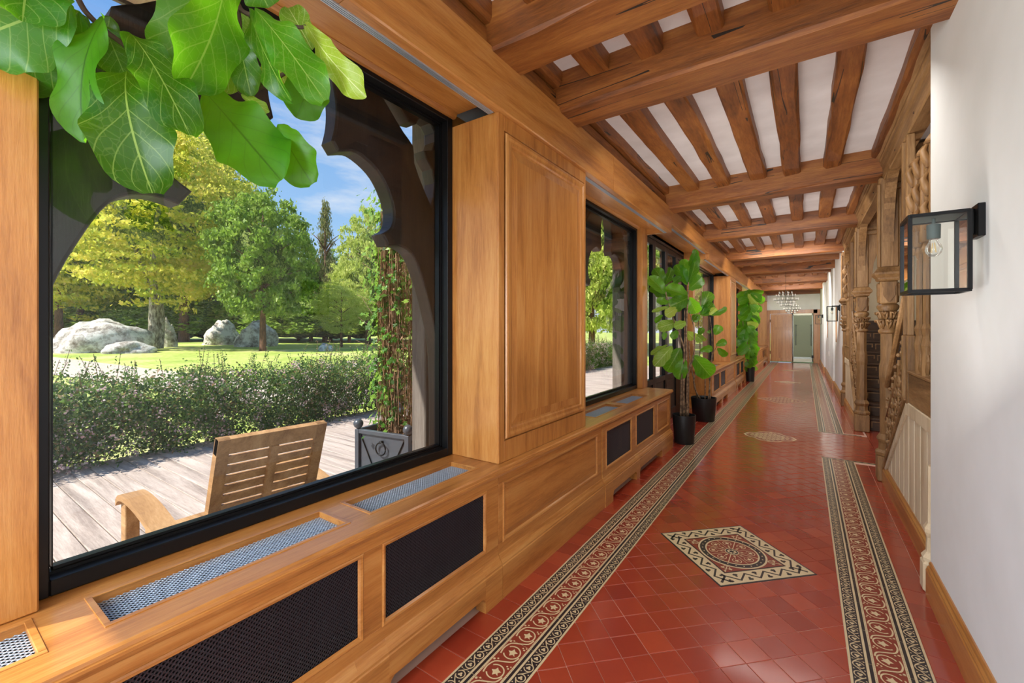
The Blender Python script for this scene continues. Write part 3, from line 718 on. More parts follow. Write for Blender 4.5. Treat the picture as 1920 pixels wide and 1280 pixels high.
# ---- glazed door bays
def door_bay(n, y0, y1):
    t = struct('door_%d' % n, (-1.8, (y0 + y1) / 2, 0))
    m_ = 4; L = (y1 - y0) / m_
    MB().box(-1.90, -1.80, y0, y0 + .05, 0, 2.84).box(-1.90, -1.80, y1 - .05, y1, 0, 2.84).box(-1.90, -1.80, y0, y1, 2.76, 2.84).build('door_frame', black_al, t)
    for k in range(m_):
        a, b = y0 + .05 + k * (y1 - y0 - .1) / m_, y0 + .05 + (k + 1) * (y1 - y0 - .1) / m_
        mb = MB().box(-1.87, -1.81, a, a + .07, .01, 2.76, .004).box(-1.87, -1.81, b - .07, b, .01, 2.76, .004).box(-1.87, -1.81, a + .07, b - .07, .01, .16, .004).box(-1.87, -1.81, a + .07, b - .07, .66, .74, .004).box(-1.87, -1.81, a + .07, b - .07, 2.68, 2.76, .004)
        lf = mb.build('door_leaf', black_al, t)
        MB().box(-1.85, -1.83, a + .07, b - .07, .16, .66).build('lower_panel', tracery_m, lf)
        MB().add([(-1.84, a + .07, .74), (-1.84, b - .07, .74), (-1.84, b - .07, 2.68), (-1.84, a + .07, 2.68)], [(0, 1, 2, 3)]).build('pane', glass, lf)
        if k % 2: MB().tube([(-1.81, a + .035, .98), (-1.765, a + .035, .98), (-1.765, a + .12, .98)], .009, 8).build('handle', steel, lf)
door_bay(1, 5.60, 8.36); door_bay(2, 13.44, 15.72)

# ---- sill board with sunk vent grilles, and radiator cabinets
def lattice(mb, y0, y1, a0, a1, fn, pitch, wd, th):
    """diagonal wire lattice over the rectangle (y0..y1)x(a0..a1); fn(y,a,w)->xyz"""
    W_, H_ = y1 - y0, a1 - a0
    for sgn in (1, -1):
        k = -H_
        while k < W_ + H_:
            # line: y = k + sgn*a*slope
            pts = []
            for t in (0, H_):
                pts.append((k + (t if sgn > 0 else -t), t))
            (ya, ta), (yb, tb) = pts
            def cl(ya, ta, yb, tb):
                lo, hi = 0., 1.
                d = yb - ya
                if abs(d) < 1e-9: return None
                t1, t2 = (0 - ya) / d, (W_ - ya) / d
                if t1 > t2: t1, t2 = t2, t1
                lo, hi = max(lo, t1), min(hi, t2)
                return (lo, hi) if hi - lo > .01 else None
            r_ = cl(ya, ta, yb, tb)
            if r_:
                p = [(ya + (yb - ya) * q, ta + (tb - ta) * q) for q in r_]
                dx, dy = p[1][0] - p[0][0], p[1][1] - p[0][1]; l = math.hypot(dx, dy); nx, ny = -dy / l * wd / 2, dx / l * wd / 2
                V_ = []
                o = th * .35 * sgn
                for w_ in (o, o + th): V_ += [fn(y0 + p[0][0] + nx, a0 + p[0][1] + ny, w_), fn(y0 + p[1][0] + nx, a0 + p[1][1] + ny, w_), fn(y0 + p[1][0] - nx, a0 + p[1][1] - ny, w_), fn(y0 + p[0][0] - nx, a0 + p[0][1] - ny, w_)]
                mb.add(V_, [(0, 1, 2, 3), (4, 5, 6, 7), (0, 1, 5, 4), (3, 2, 6, 7)])
            k += pitch
def sill(y0, y1, vents, label):
    t = thing('window_sill', label, 'window sill', (-1.56, (y0 + y1) / 2, .71))
    Z = .71; ys = sorted([y0, y1] + [q for v_ in vents for q in v_]); mb = MB()
    vx0, vx1 = -1.662, -1.478
    mb.box(-1.80, vx0, y0, y1, .682, Z); 
    prof = [(-1.40, .682), (-1.40, .655), (-1.383, .655), (-1.379, .664), (-1.368, .668), (-1.364, .678), (-1.357, .682), (-1.357, .690), (-1.361, .692), (-1.361, .695), (-1.363, .704), (-1.370, Z), (vx1, Z), (vx1, .682)]
    mb.run(prof, y0, y1)
    for i in range(0, len(ys), 2): mb.box(vx0, vx1, ys[i], ys[i + 1], .682, Z)
    mb.build('sill_board', oak_y, t)
    for a, b in vents:
        fr = MB(); w_ = .011
        fr.box(vx0 - .012, vx0 + w_ * .3, a - .012, b + .012, Z - .002, Z + .003, .001).box(vx1 - w_ * .3, vx1 + .012, a - .012, b + .012, Z - .002, Z + .003, .001).box(vx0, vx1, a - .012, a + .003, Z - .002, Z + .003, .001).box(vx0, vx1, b - .003, b + .012, Z - .002, Z + .003, .001)
        vf = fr.build('vent_frame', oak_y, t)
        g = MB(); lattice(g, a, b, 0, vx1 - vx0, lambda y, q, w_: (vx0 + q, y, .686 + w_), .0150 if a < 3 else .02, .0024 if a < 3 else .0035, .002); g.build('vent_grille', mesh_sil, vf)
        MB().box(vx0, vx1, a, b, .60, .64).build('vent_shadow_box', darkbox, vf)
    return t
def cabinet(y0, y1, cells, label, feet=(), step=0.0, group=None, pitch=.0145):
    t = thing('radiator_cabinet', label, 'cabinet', (-1.56, (y0 + y1) / 2, 0), group); X = -1.385 + step
    mb = MB(); zr = .655
    # carcass frame: rails and stiles around the cells
    mb.box(-1.405, X, y0, y1, .615, zr, .002)
    ys = [y0] + [q for c in cells for q in c[1:3]] + [y1]
    mb.box(-1.405, X, y0, y1, .225, .30 - .012, .002)
    for i in range(0, len(ys), 2): mb.box(-1.405, X, ys[i], ys[i + 1], .286, .617, .002)
    mb.build('face_frame', oak_y, t)
    # plinth with moulded top and cut-out feet
    pr_ = [(-1.42, 0), (X + .030, 0), (X + .030, .175), (X + .026, .180), (X + .026, .19), (X + .018, .205), (X + .010, .214), (X + .004, .228), (X - .004, .236), (-1.42, .236)]
    pb = [(p[0], max(p[1], .085)) for p in pr_]
    segs = []; q = y0
    for a, b in feet: segs += [(q, a, 0), (a, b, 1)]; q = b
    segs.append((q, y1, 0)); mb = MB()
    for a, b, c in segs:
        if b - a < .005: continue
        if not c: mb.run(pr_, a, b)
        else:
            mb.run(pb, a, b)
            for e_, s__ in ((a, 1), (b, -1)): mb.prism([(e_, .087), (e_ + s__ * .03, .087), (e_ + s__ * .012, .076), (e_, .055)], lambda u, v_, w_: (w_, u, v_), -1.42, X + .030)
    mb.build('plinth', oak_y, t)
    MB().box(-1.80, -1.79, y0 + .01, y1 - .01, 0, .68).box(-1.79, -1.46, y0 + .02, y1 - .02, .0015, .006).box(-1.79, -1.42, y0 + .005, y0 + .012, 0, .68).box(-1.79, -1.42, y1 - .012, y1 - .005, 0, .68).build('carcass', darkbox if y0 < 3 else oak_z, t)
    for kind, a, b in cells:
        za, zb = .286, .617
        fr = MB(); prof = [(0, X + .003), (.005, X + .006), (.014, X + .004), (.020, X - .006)]; V_ = []
        for q, xx in prof: V_ += [(xx, a + q, za + q), (xx, b - q, za + q), (xx, b - q, zb - q), (xx, a + q, zb - q)]
        fr.add([(X - .002, a - .001, za - .001), (X - .002, b + .001, za - .001), (X - .002, b + .001, zb + .001), (X - .002, a - .001, zb + .001)] + V_, [(i * 4 + k, i * 4 + (k + 1) % 4, i * 4 + 4 + (k + 1) % 4, i * 4 + 4 + k) for i in range(len(prof)) for k in range(4)])
        if kind == 'g':
            gr = fr.build('grille_frame', oak_y, t)
            g = MB(); lattice(g, a + .018, b - .018, za + .018, zb - .018, lambda y, q, w_: (X - .012 + w_, y, q), pitch, pitch * .28, .0025); g.build('wire_mesh', mesh_blk, gr)
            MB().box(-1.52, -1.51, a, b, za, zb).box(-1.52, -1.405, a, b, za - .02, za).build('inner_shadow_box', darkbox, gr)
        else:
            fr.build('panel_moulding', oak_y, t)
            q = .018; V_ = []
            for qq, xx in ((q, X - .007), (q + .035, X - .001), (q + .037, X - .001)): V_ += [(xx, a + qq, za + qq), (xx, b - qq, za + qq), (xx, b - qq, zb - qq), (xx, a + qq, zb - qq)]
            MB().add(V_, [(i * 4 + k, i * 4 + (k + 1) % 4, i * 4 + 4 + (k + 1) % 4, i * 4 + 4 + k) for i in range(2) for k in range(4)] + [(8, 9, 10, 11)]).build('door_panel', oak_y, t)
    return t
def end_panel(t, y, sgn):
    MB().box(-1.80, -1.40, y, y + .012 * sgn, 0, .655).build('end_board', oak_z, t)
    MB().box(-1.76, -1.44, y - .006, y, .27, .60, .004).build('end_raised_panel', oak_z, t)
    MB().box(-1.80, -1.36, y - .02, y, 0, .2, .006).build('end_plinth', oak_x, t)
sill(-1.88, 5.555, [(-1.3, -.5), (-.40, .20), (.322, 1.011), (1.125, 1.812), (3.42, 4.10), (4.22, 4.90)], 'long oak window sill under the big window and the second one, with sunk vent grilles')
cabinet(-1.88, .232, [('g', -1.7, -1.0), ('g', -.9, .14)], 'oak radiator cabinet at the left edge, mostly out of the frame', [(-1.6, -.1)])
cabinet(.235, 1.888, [('g', .295, 1.020), ('g', 1.108, 1.782)], 'nearest oak radiator cabinet with two wide black mesh panels under the big window', [(.33, .98), (1.12, 1.74)])
cabinet(1.891, 3.327, [('p', 1.93, 3.245)], 'plain oak cabinet with one long raised panel below the panelled pier')
cabinet(3.330, 5.50, [('g', 3.407, 4.056), ('g', 4.183, 4.807), ('p', 4.93, 5.40)], 'oak radiator cabinet with two mesh panels beside the nearest potted fig', [(3.50, 4.12), (4.22, 5.02)], .006, pitch=.017)
sill(8.37, 13.42, [(8.55, 9.25), (9.4, 10.1), (11.9, 12.5), (12.65, 13.2)], 'oak window sill beyond the glazed doors, behind the second potted fig')
c_ = cabinet(8.40, 11.45, [('g', 8.60, 9.27), ('g', 9.40, 10.03), ('p', 10.19, 11.38)], 'oak radiator cabinet beyond the glazed doors, with two narrow mesh panels', [(8.7, 9.3), (9.5, 10.1)], 0, pitch=.03); end_panel(c_, 8.40, 1)
c_ = cabinet(11.48, 13.40, [('g', 11.7, 12.4), ('g', 12.55, 13.25)], 'oak radiator cabinet just before the farthest potted fig', [(11.8, 12.4), (12.6, 13.2)], .006, pitch=.03)
sill(15.70, YE - .02, [(17, 18), (20.5, 21.5)], 'oak window sill at the far end of the corridor')
c_ = cabinet(15.72, YE - .03, [('p', 15.9, 17.1), ('p', 17.3, 18.5), ('p', 18.6, 19.3), ('g', 19.6, 20.3), ('g', 20.5, 21.2), ('p', 21.4, 22.1)], 'oak cabinet at the far end beside the wooden door', [(19.7, 21.1)], 0, pitch=.05); end_panel(c_, 15.72, 1)
MB().box(-1.80, -1.44, 5.50, 5.512, 0, .655).build('end_board', oak_z, tr)

# ---- skirting
def skirt(name, x, y0, y1, h=.19):
    o = MB().run([(x, 0), (x - .024, 0), (x - .024, h - .045), (x - .020, h - .038), (x - .020, h - .03), (x - .012, h - .022), (x - .012, h - .008), (x - .006, h), (x, h)], y0, y1); return sbuild(name, o, oak_y)
skirt('baseboard_right', .574, -1.9, 3.235); skirt('baseboard_right_far', .605, 10.42, 13.09); skirt('baseboard_right_far_middle', .570, 13.11, 17.69); skirt('baseboard_right_end', .535, 17.71, YE)
MB().box(.545, .606, 13.075, 13.1, 0, .185).build('baseboard_return_end', oak_x, bpy.data.objects['baseboard_right_far'])
MB().box(.510, .571, 17.675, 17.7, 0, .185).build('baseboard_return_end', oak_x, bpy.data.objects['baseboard_right_far_middle'])

# ================================================================== FAR DOORS
d3 = struct('door_3', (-.4, YE, 0))
MB().box(-1.30, .44, YE - .03, YE + .05, 2.13, 2.29, .004).box(-1.40, -1.28, YE - .03, YE + .05, 0, 2.29, .004).box(.30, .535, YE - .03, YE + .05, 0, 2.29, .004).build('door_frame', oak_z, d3)
dl = MB().box(-1.26, -.46, YE - .012, YE + .03, .03, 2.12).build('door_leaf', oak_z, d3)
mb = MB()
for a, b in ((-1.27, -1.17), (-.80, -.70), (-.54, -.45)): mb.box(a, b, YE - .03, YE - .01, .03, 2.12, .003)
for a, b in ((.03, .18), (1.42, 1.54), (2.02, 2.12)): mb.box(-1.27, -.45, YE - .029, YE - .009, a, b, .003)
mb.build('door_rails', oak_z, dl)
for z in (.35, 1.75): MB().box(-1.285, -1.265, YE - .04, YE - .02, z, z + .13).build('hinge', black_mt, dl)
MB().box(-.455, -.43, YE - .035, YE + .0, .02, 2.14).build('meeting_edge', black_mt, d3)
gd = MB().box(-.425, .27, YE - .01, YE, .22, 2.05).build('glass_leaf', door_glass, d3)
MB().box(-.43, -.415, YE - .02, YE, .05, 2.13).box(.262, .28, YE - .02, YE, .05, 2.13).box(-.43, .28, YE - .02, YE, .17, .25).build('steel_rail', steel, gd)
MB().box(-.43, .28, YE - .02, YE + .01, 0.03, .17).box(-.43, .28, YE - .02, YE + .01, 2.05, 2.13).build('steel_kick_panel', plain('pale_steel', S(170, 168, 150), .4, .8), gd)
for x in (-.32, .22): MB().tube([(x, YE - .05, .75), (x, YE - .05, 1.65)], .012, 8).tube([(x - .05, YE - .05, 1.18), (x + .05, YE - .05, 1.18)], .008, 6).tube([(x - .05, YE - .05, 1.62), (x + .05, YE - .05, 1.62)], .008, 6).build('pull_handle', steel, gd)
MB().box(.235, .31, YE - .035, YE - .01, .22, .33).build('floor_spring_cover', black_mt, gd)
sbuild('wall_behind_door', MB().box(-.5, .35, YE + .6, YE + .7, 0, 2.3), plain('green_grey_room', S(150, 158, 120), .8))
# added strips for unexplained brown bars, and a plate on the far right wall
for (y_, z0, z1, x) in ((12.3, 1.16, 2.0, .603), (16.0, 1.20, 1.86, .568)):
    o = MB().box(x - .012, x, y_, y_ + .14, z0, z1, .002).build('wall_placeholder', oak_z); tag(o, 'narrow upright brown strip batten on the right wall %s' % ('under the middle lantern' if y_ < 14 else 'just before the farthest lantern'), 'placeholder')
o = MB().box(.560, .570, 15.1, 15.22, .70, .82, .002).build('wall_plate_switch', white_p); tag(o, 'small pale switch plate low on the far right wall', 'switch')

# ================================================================== STAIR SCREENS
st_floor = MB().box(.705, 2.45, 3.2, 10.5, -.12, -.004)
sbuild('floor_stair_hall', st_floor, tile_red)
sbuild('wall_stair_hall', MB().box(2.35, 2.47, 3.1, 10.6, -.1, 3.9), cream_wall); sbuild('wall_stair_hall_near', MB().box(.81, 2.34, 3.10, 3.22, -.1, 3.9), cream_wall); sbuild('wall_stair_hall_far', MB().box(.86, 2.34, 10.46, 10.6, -.1, 3.9), cream_wall)

def newel(yc, label, xc=.665, base=True, k=1.0):
    t = thing('carved_newel', label, 'newel post', (xc, yc, 0))
    b = .062
    MB().box(xc - .085, xc + .085, yc - .085, yc + .085, 0, .24, .008).build('base_block', carve_z, t)
    MB().lathe(xc, yc, [(.085, .24), (.092, .25), (.092, .275), (.07, .30), (.066, .36), (.078, .385), (.082, .40), (.076, .42), (.060, .45)], 8, True).build('base_moulding', carve_z, t)
    MB().lathe(xc, yc, [(.058, .45), (.058, .95), (.064, 1.0), (.064, 1.10), (.054, 1.16), (.054, 1.42)], 8, True).build('shaft', carve_z, t)
    cp = MB().lathe(xc, yc, [(.056, 1.42), (.074, 1.435), (.074, 1.455), (.058, 1.47), (.056, 1.56), (.066, 1.64), (.085, 1.67), (.085, 1.69), (.070, 1.71)], 12)
    for i in range(8):
        a = i * math.pi / 4; ca, sa = math.cos(a), math.sin(a)
        for z_, w_ in ((1.47, .0), (1.545, .39)):
            a2 = a + w_; c2, s2_ = math.cos(a2), math.sin(a2); t2, u2 = -s2_, c2
            for q in (-1, 1): cp.tube([(xc + .054 * c2, yc + .054 * s2_, z_), (xc + .066 * c2 + q * .012 * t2, yc + .066 * s2_ + q * .012 * u2, z_ + .045), (xc + .080 * c2 + q * .018 * t2, yc + .080 * s2_ + q * .018 * u2, z_ + .085), (xc + .096 * c2 + q * .010 * t2, yc + .096 * s2_ + q * .010 * u2, z_ + .080), (xc + .094 * c2, yc + .094 * s2_, z_ + .060)], [.008, .012, .013, .010, .005], 6)
    cp.build('leafy_capital', carve_z, t, True)
    bl = MB().box(xc - .065, xc + .065, yc - .065, yc + .065, 1.71, 1.93, .01)
    for sx, sy in ((-1, 0), (1, 0), (0, -1), (0, 1)):   # ogee shield on each side
        sh = smooth_poly([(0, 1.725), (.03, 1.77), (.045, 1.80), (.040, 1.86), (.055, 1.90), (0, 1.915), (-.055, 1.90), (-.040, 1.86), (-.045, 1.80), (-.03, 1.77)], 2, True)
        if sx: bl.prism(sh, lambda u, v_, w_: (xc + sx * w_, yc + u, v_), .06, .080)
        else: bl.prism(sh, lambda u, v_, w_: (xc + u, yc + sy * w_, v_), .06, .080)
    bl.build('shield_block', carve_z, t)
    MB().lathe(xc, yc, [(.07, 1.93), (.085, 1.945), (.085, 1.96), (.112, 1.99), (.112, 2.01), (.098, 2.03), (.080, 2.06)], 4, True).build('cornice', carve_y, t)
    up = MB().box(xc - .075, xc + .075, yc - .07, yc + .07, 2.055, 2.93, .012).box(xc - .088, xc - .06, yc - .085, yc - .055, 2.06, 2.86, .006)
    up.build('upper_post', carve_z, t)
    if yc > 10: br = None
    # knee brace into the stair hall
    if yc < 10: br = [(xc + .05, 2.10), (xc + .10, 2.12), (xc + .13, 2.40), (xc + .19, 2.60), (xc + .32, 2.80), (xc + .32, 2.86), (xc + .05, 2.86)]
    if br: MB().prism(br, lambda u, v_, w_: (u, w_, v_), yc - .055, yc + .055).build('knee_brace', carve_z, t)
    if br: MB().box(xc + .0, xc + .9, yc - .08, yc + .08, 2.86, 3.2, .012).box(xc + .02, xc + .42, yc - .092, yc + .092, 2.80, 2.86, .008).build('cross_beam', carve_y, t)
    # pierced spandrels along the corridor
    for sg in ((-1, 1) if yc < 10 else (-1,)):
        pts = [(0, 2.30)] + [(sg * q, z) for q, z in ((.02, 2.45), (.05, 2.60), (.11, 2.74), (.20, 2.84), (.30, 2.89), (.30, 2.93), (0, 2.93))]
        sp_ = MB()
        arc = smooth_poly([(sg * .0, 2.30), (sg * .03, 2.50), (sg * .10, 2.70), (sg * .22, 2.85), (sg * .36, 2.91)], 4)
        for i in range(len(arc) - 1):
            (a, za), (b_, zb) = arc[i], arc[i + 1]
            sp_.prism([(a, za), (b_, zb), (b_ + sg * .004, zb + .03), (a - sg * .004, za + .03)] if sg > 0 else [(a, za), (a - sg * .004, za + .03), (b_ + sg * .004, zb + .03), (b_, zb)], lambda u, v_, w_: (w_, yc + sg * .07 + u, v_), xc - .045, xc + .035)
        for q, z, r_ in ((.035, 2.66, .022), (.035, 2.74, .026), (.05, 2.83, .030), (.12, 2.86, .024), (.02, 2.58, .016)):
            sp_.torus((xc, yc + sg * (.07 + q), z), r_, .007, 'x', 10, 5); sp_.sphere((xc, yc + sg * (.07 + q), z), r_ * .45, 6, 4)
        sp_.build('pierced_spandrel', carve_z, t)
    return t
newel(5.48, 'carved oak newel column nearest the lens, at the foot of the near stair')
newel(7.93, 'carved oak newel column on the far side of the dark stair opening', .675)
newel(10.33, 'third carved oak newel column, where the white wall starts again', .655)

plate = struct('trim_5', (.66, 6.8, 2.9))
MB().run([(.595, 3.11), (.595, 3.09), (.603, 3.08), (.606, 3.05), (.618, 3.03), (.622, 3.01), (.622, 2.91), (.630, 2.90), (.72, 2.90), (.72, 3.20), (.57, 3.20), (.57, 3.13), (.585, 3.12)], 3.26, 10.41).build('carved_plate_beam', carve_y, plate)
for y_ in (4.0, 4.75, 6.1, 7.2, 8.7, 9.6): MB().tube([(.616, y_, 2.96), (.626, y_, 2.96)], .008, 8).build('peg', dark_stair, plate)

def screen(label, y_foot, y_rise, y_end, sgn, loc):
    """panelled string with a raking top, tracery band and handrail. sgn=-1: rises toward the lens"""
    t = thing('stair_screen', label, 'staircase', loc)
    X = .645; zl = .915
    yf = lambda d: y_foot + sgn * d            # distance from foot
    rise = abs(y_rise - y_foot); L = abs(y_end - y_foot)
    MB().run([(X + .02, 0), (X - .034, 0), (X - .034, .125), (X - .028, .135), (X - .028, .145), (X - .018, .155), (X - .014, .17), (X + .02, .17)], min(yf(0), yf(L)), max(yf(0), yf(L))).build('skirting', oak_y, t)
    topz = lambda d: .10 + (zl - .10) * min(1, d / rise)
    # planks under the rake
    n = max(5, round(L / .2)); step = L / n
    MB().prism([(yf(.02), .14), (yf(L), .14), (yf(L), zl - .02), (yf(rise), zl - .02)], lambda u, v_, w_: (w_, u, v_), X + .006, X + .03).build('back_board', dark_stair, t)
    for k in range(n):
        a, b = k * step + .012, (k + 1) * step - .012
        za, zb = max(.17, topz(a) - .075), max(.17, topz(b) - .075)
        if zb < .2: continue
        MB().prism([(yf(a), .168), (yf(b), .168), (yf(b), zb), (yf(min(b, max(a, rise))), zb), (yf(a), za)], lambda u, v_, w_: (w_, u, v_), X - .012, X + .008).build('plank', bleach, t)
    w_ = .05
    MB().prism([(yf(0), .10), (yf(rise), zl), (yf(rise), zl - .085), (yf(.08), .115)], lambda u, v_, q: (q, u, v_), X - .024, X + .03).build('raking_rail', bleach, t)
    MB().prism([(yf(-.03), .12), (yf(rise - .02), zl + .05), (yf(rise), zl + .02), (yf(0), .10)], lambda u, v_, q: (q, u, v_), X - .035, X + .04).build('string_capping', carve_y, t)
    MB().box(X - .024, X + .03, min(yf(rise), yf(L)), max(yf(rise), yf(L)), zl - .085, zl + .012, .006).build('level_rail', bleach, t)
    MB().box(X - .02, X + .02, min(yf(rise + .08), yf(L)), max(yf(rise + .08), yf(L)), zl + .012, 1.145, .006).build('apron_board', carve_y, t)
    MB().box(X - .03, X + .03, min(yf(rise + .08), yf(L)), max(yf(rise + .08), yf(L)), 1.145, 1.165, .004).build('apron_capping', carve_y, t)
    # two slender posts where the rake ends
    for q in (-.12, .05):
        MB().box(X - .028, X + .022, yf(rise + q) - .022, yf(rise + q) + .022, zl, 1.42, .006).box(X - .02, X + .016, yf(rise + q) - .016, yf(rise + q) + .016, 1.42, 2.0, .005).box(X - .028, X + .022, yf(rise + q) - .022, yf(rise + q) + .022, 2.0, 2.9, .006).build('slender_post', carve_z, t)
    # balusters with collars, crocketed pinnacles above
    for d in (rise + .34, rise + .54, rise + .78):
        if d > L: continue
        yy = yf(d)
        b_ = MB().lathe(X, yy, [(.024, 1.165), (.026, 1.32), (.030, 1.36), (.024, 1.39), (.020, 1.42), (.028, 1.47), (.019, 1.50), (.017, 1.95), (.026, 1.98), (.018, 2.02)], 8, True)
        b_.build('baluster', carve_z, t)
        f_ = MB()
        for k in (-1, 1): f_.tube([(X, yy + k * .012, 1.17), (X, yy + k * .035, 1.22), (X, yy + k * .050, 1.26), (X, yy + k * .035, 1.30)], [.012, .014, .012, .006], 6)
        f_.build('foot_cusp', carve_z, t)
        p_ = MB().box(X - .035, X + .03, yy - .035, yy + .035, 2.02, 2.58, .008).lathe(X, yy, [(.045, 2.58), (.05, 2.60), (.03, 2.63), (.001, 2.66)], 4, True)
        for k in range(3):
            z = 2.10 + k * .17
            for sx, sy in ((-1, 0), (0, -1), (0, 1)):
                p_.tube([(X + sx * .03, yy + sy * .03, z), (X + sx * .045, yy + sy * .045, z + .05), (X + sx * .058, yy + sy * .058, z + .10), (X + sx * .040, yy + sy * .040, z + .135)], [.020, .024, .018, .008], 7)
        p_.build('crocketed_pinnacle', carve_z, t, True)
    # tracery band following the rake
    tb = MB(); slope = (zl - .10) / rise; m_ = 7
    for k in range(m_):
        d = .06 + (rise - .2) * k / (m_ - 1); z = .20 + slope * d; y_ = yf(d)
        tb.tube([(X, y_, z - .02), (X, y_, z + .52)], .011, 6)
        tb.tube([(X, y_ - .035, z + .1), (X, y_, z + .20), (X, y_ + .035, z + .1)], .009, 5)
        tb.torus((X, y_, z + .34), .042, .010, 'x', 12, 6); tb.torus((X, y_ + sgn * .05, z + .44), .034, .009, 'x', 12, 6, 0, 4.4); tb.sphere((X, y_, z + .34), .018, 7, 5)
        for q in (.08, .16, .24, .48, .56): tb.sphere((X, y_ + rnd.uniform(-.02, .02), z + q), .018, 6, 4, (1, 1.3, 1)); 
        tb.torus((X, y_ + sgn * .04, z + .24), .03, .008, 'x', 10, 5, 1.2, 5.6)
    tb.tube([(X, yf(.0), .60), (X, yf(rise - .15), .60 + slope * (rise - .15))], .013, 6)
    tb.build('tracery_band', carve_z, t, True)
    hb = [Vector((X + .005, yf(.02), .92)), Vector((X + .005, yf(rise - .17), .92 + slope * 1.22 * (rise - .19)))]
    MB().tube(hb, .024, 8).build('handrail', carve_y, t)
    return t
screen('carved oak screen of the near stair with bleached planks, tracery and sloping handrail', 5.40, 4.30, 3.30, -1, (.645, 4.3, 0))
screen('carved oak screen of the far stair beyond the dark opening', 8.03, 9.12, 10.24, 1, (.645, 9.1, 0))
o = thing('worn_newel_base', 'worn whitish newel base at the end of the near skirting beside the white wall', 'newel post', (.60, 3.31, 0))
MB().box(.545, .66, 3.262, 3.36, 0, .17, .012).build('base_block', bleach, o); MB().lathe(.605, 3.31, [(.055, .17), (.058, .19), (.04, .22), (.038, .30), (.05, .33), (.05, .35), (.036, .38), (.034, .70)], 8, True).build('shaft', bleach, o)
MB().box(.60, .66, 3.262, 3.33, .70, 2.9, .006).build('upper_shaft', carve_z, o)

def flight(name, label, y0, sgn, n, x0=.73, x1=1.95):
    t = thing(name, label, 'staircase', (1.3, y0, 0))
    for k in range(n):
        ya, yb = y0 + sgn * .25 * k, y0 + sgn * .25 * (k + 1)
        MB().box(x0, x1, min(ya, yb), max(ya, yb), 0 if k == 0 else .18 * k - .02, .18 * (k + 1) - .03).build('riser', dark_stair, t)
        s_ = MB().box(x0, x1, min(ya - sgn * .025, yb), max(ya - sgn * .025, yb), .18 * (k + 1) - .03, .18 * (k + 1), .006).build('tread', dark_stair, t)
        mb = MB()
        x = x0 + .06
        while x < x1 - .2:
            z0 = .18 * k + .02; yy = ya - sgn * .006
            mb.box(x, x + .17, min(ya, yy), max(ya, yy), z0 + .10, z0 + .115).box(x, x + .015, min(ya, yy), max(ya, yy), z0 + .02, z0 + .10).box(x + .155, x + .17, min(ya, yy), max(ya, yy), z0 + .05, z0 + .10); x += .2
        mb.build('riser_fretwork', carve_y, t)
    yl = y0 + sgn * .25 * n; ll = .38 if sgn > 0 else .9
    MB().box(x0, x1, min(yl, yl + sgn * ll), max(yl, yl + sgn * ll), .18 * n - .05, .18 * n).build('landing', dark_stair, t)
    return t
flight('stair_flight', 'dark oak stair flight rising beyond the opening between the columns', 8.02, 1, 8)
flight('stair_flight', 'near stair flight hidden behind the bleached plank screen', 5.42, -1, 5)
MB().box(.86, 2.34, 10.40, 10.45, 1.4, 1.62).build('dark_panel_rail', dark_stair, bpy.data.objects['wall_stair_hall_far'])

# ================================================================== WALL LANTERNS
def lantern(loc, label):
    x, y, z = loc                     # wall face, centre y, centre z of back plate
    t = thing('wall_lantern', label, 'wall lamp', (x, y, z), 'black box lanterns on the right wall')
    X0, X1 = x - .222, x - .052; Y0, Y1 = y - .086, y + .086; Z0, Z1 = z - .272, z + .032
    MB().box(x - .022, x, y - .048, y + .048, z - .064, z + .064, .002).build('back_plate', black_mt, t)
    MB().box(x - .14, x - .022, y - .014, y + .014, z + .033, z + .050, .002).box(x - .04, x - .022, y - .014, y + .014, z - .05, z + .05, .002).build('arm', black_mt, t)
    r_ = .0065; mb = MB()
    for a in (X0, X1):
        for b in (Y0, Y1): mb.box(a - r_, a + r_, b - r_, b + r_, Z0, Z1)
    for zz in (Z0, Z1):
        for a in (X0, X1): mb.box(a - r_, a + r_, Y0, Y1, zz - r_, zz + r_)
        for b in (Y0, Y1): mb.box(X0, X1, b - r_, b + r_, zz - r_, zz + r_)
    mb.build('cage', black_mt, t)
    MB().box(X0, X1, Y0, Y1, Z1 - .003, Z1 + .004).build('top_plate', grey_sock, t)
    for a, b in (((X0, Y0), (X0, Y1)), ((X1, Y0), (X1, Y1)), ((X0, Y0), (X1, Y0)), ((X0, Y1), (X1, Y1))):
        MB().add([(*a, Z0), (*b, Z0), (*b, Z1), (*a, Z1)], [(0, 1, 2, 3)]).build('glass_panel', thin_glass, t)
    cx, cy = (X0 + X1) / 2, y
    MB().lathe(cx, cy, [(.006, Z1 - .028), (.006, Z1)], 10).lathe(cx, cy, [(.021, Z1 - .085), (.022, Z1 - .028), (.018, Z1 - .026)], 18).build('socket', grey_sock, t, 'auto')
    bz = Z1 - .13
    b_ = MB().lathe(cx, cy, [(.002, bz - .030), (.014, bz - .026), (.024, bz - .014), (.0275, bz + .0), (.024, bz + .015), (.016, bz + .030), (.013, bz + .045)], 20).build('bulb', bulb_g, t, True)
    mb = MB()
    for k in range(4): a = k * math.pi / 2 + .4; mb.tube([(cx + .004 * math.cos(a), cy + .004 * math.sin(a), bz + .028), (cx + .010 * math.cos(a), cy + .010 * math.sin(a), bz - .012)], .0012, 5)
    mb.build('filament_rods', filament, b_)
    return t
L1 = lantern((.574, 2.43, 1.893), 'large black box lantern nearest the lens on the white wall')
dup(L1, (.605, 11.1, 1.90), None, 'middle black box lantern, just past the carved columns', 'black box lanterns on the right wall')
dup(L1, (.535, 18.6, 1.91), None, 'farthest black box lantern, beside the far doors', 'black box lanterns on the right wall')

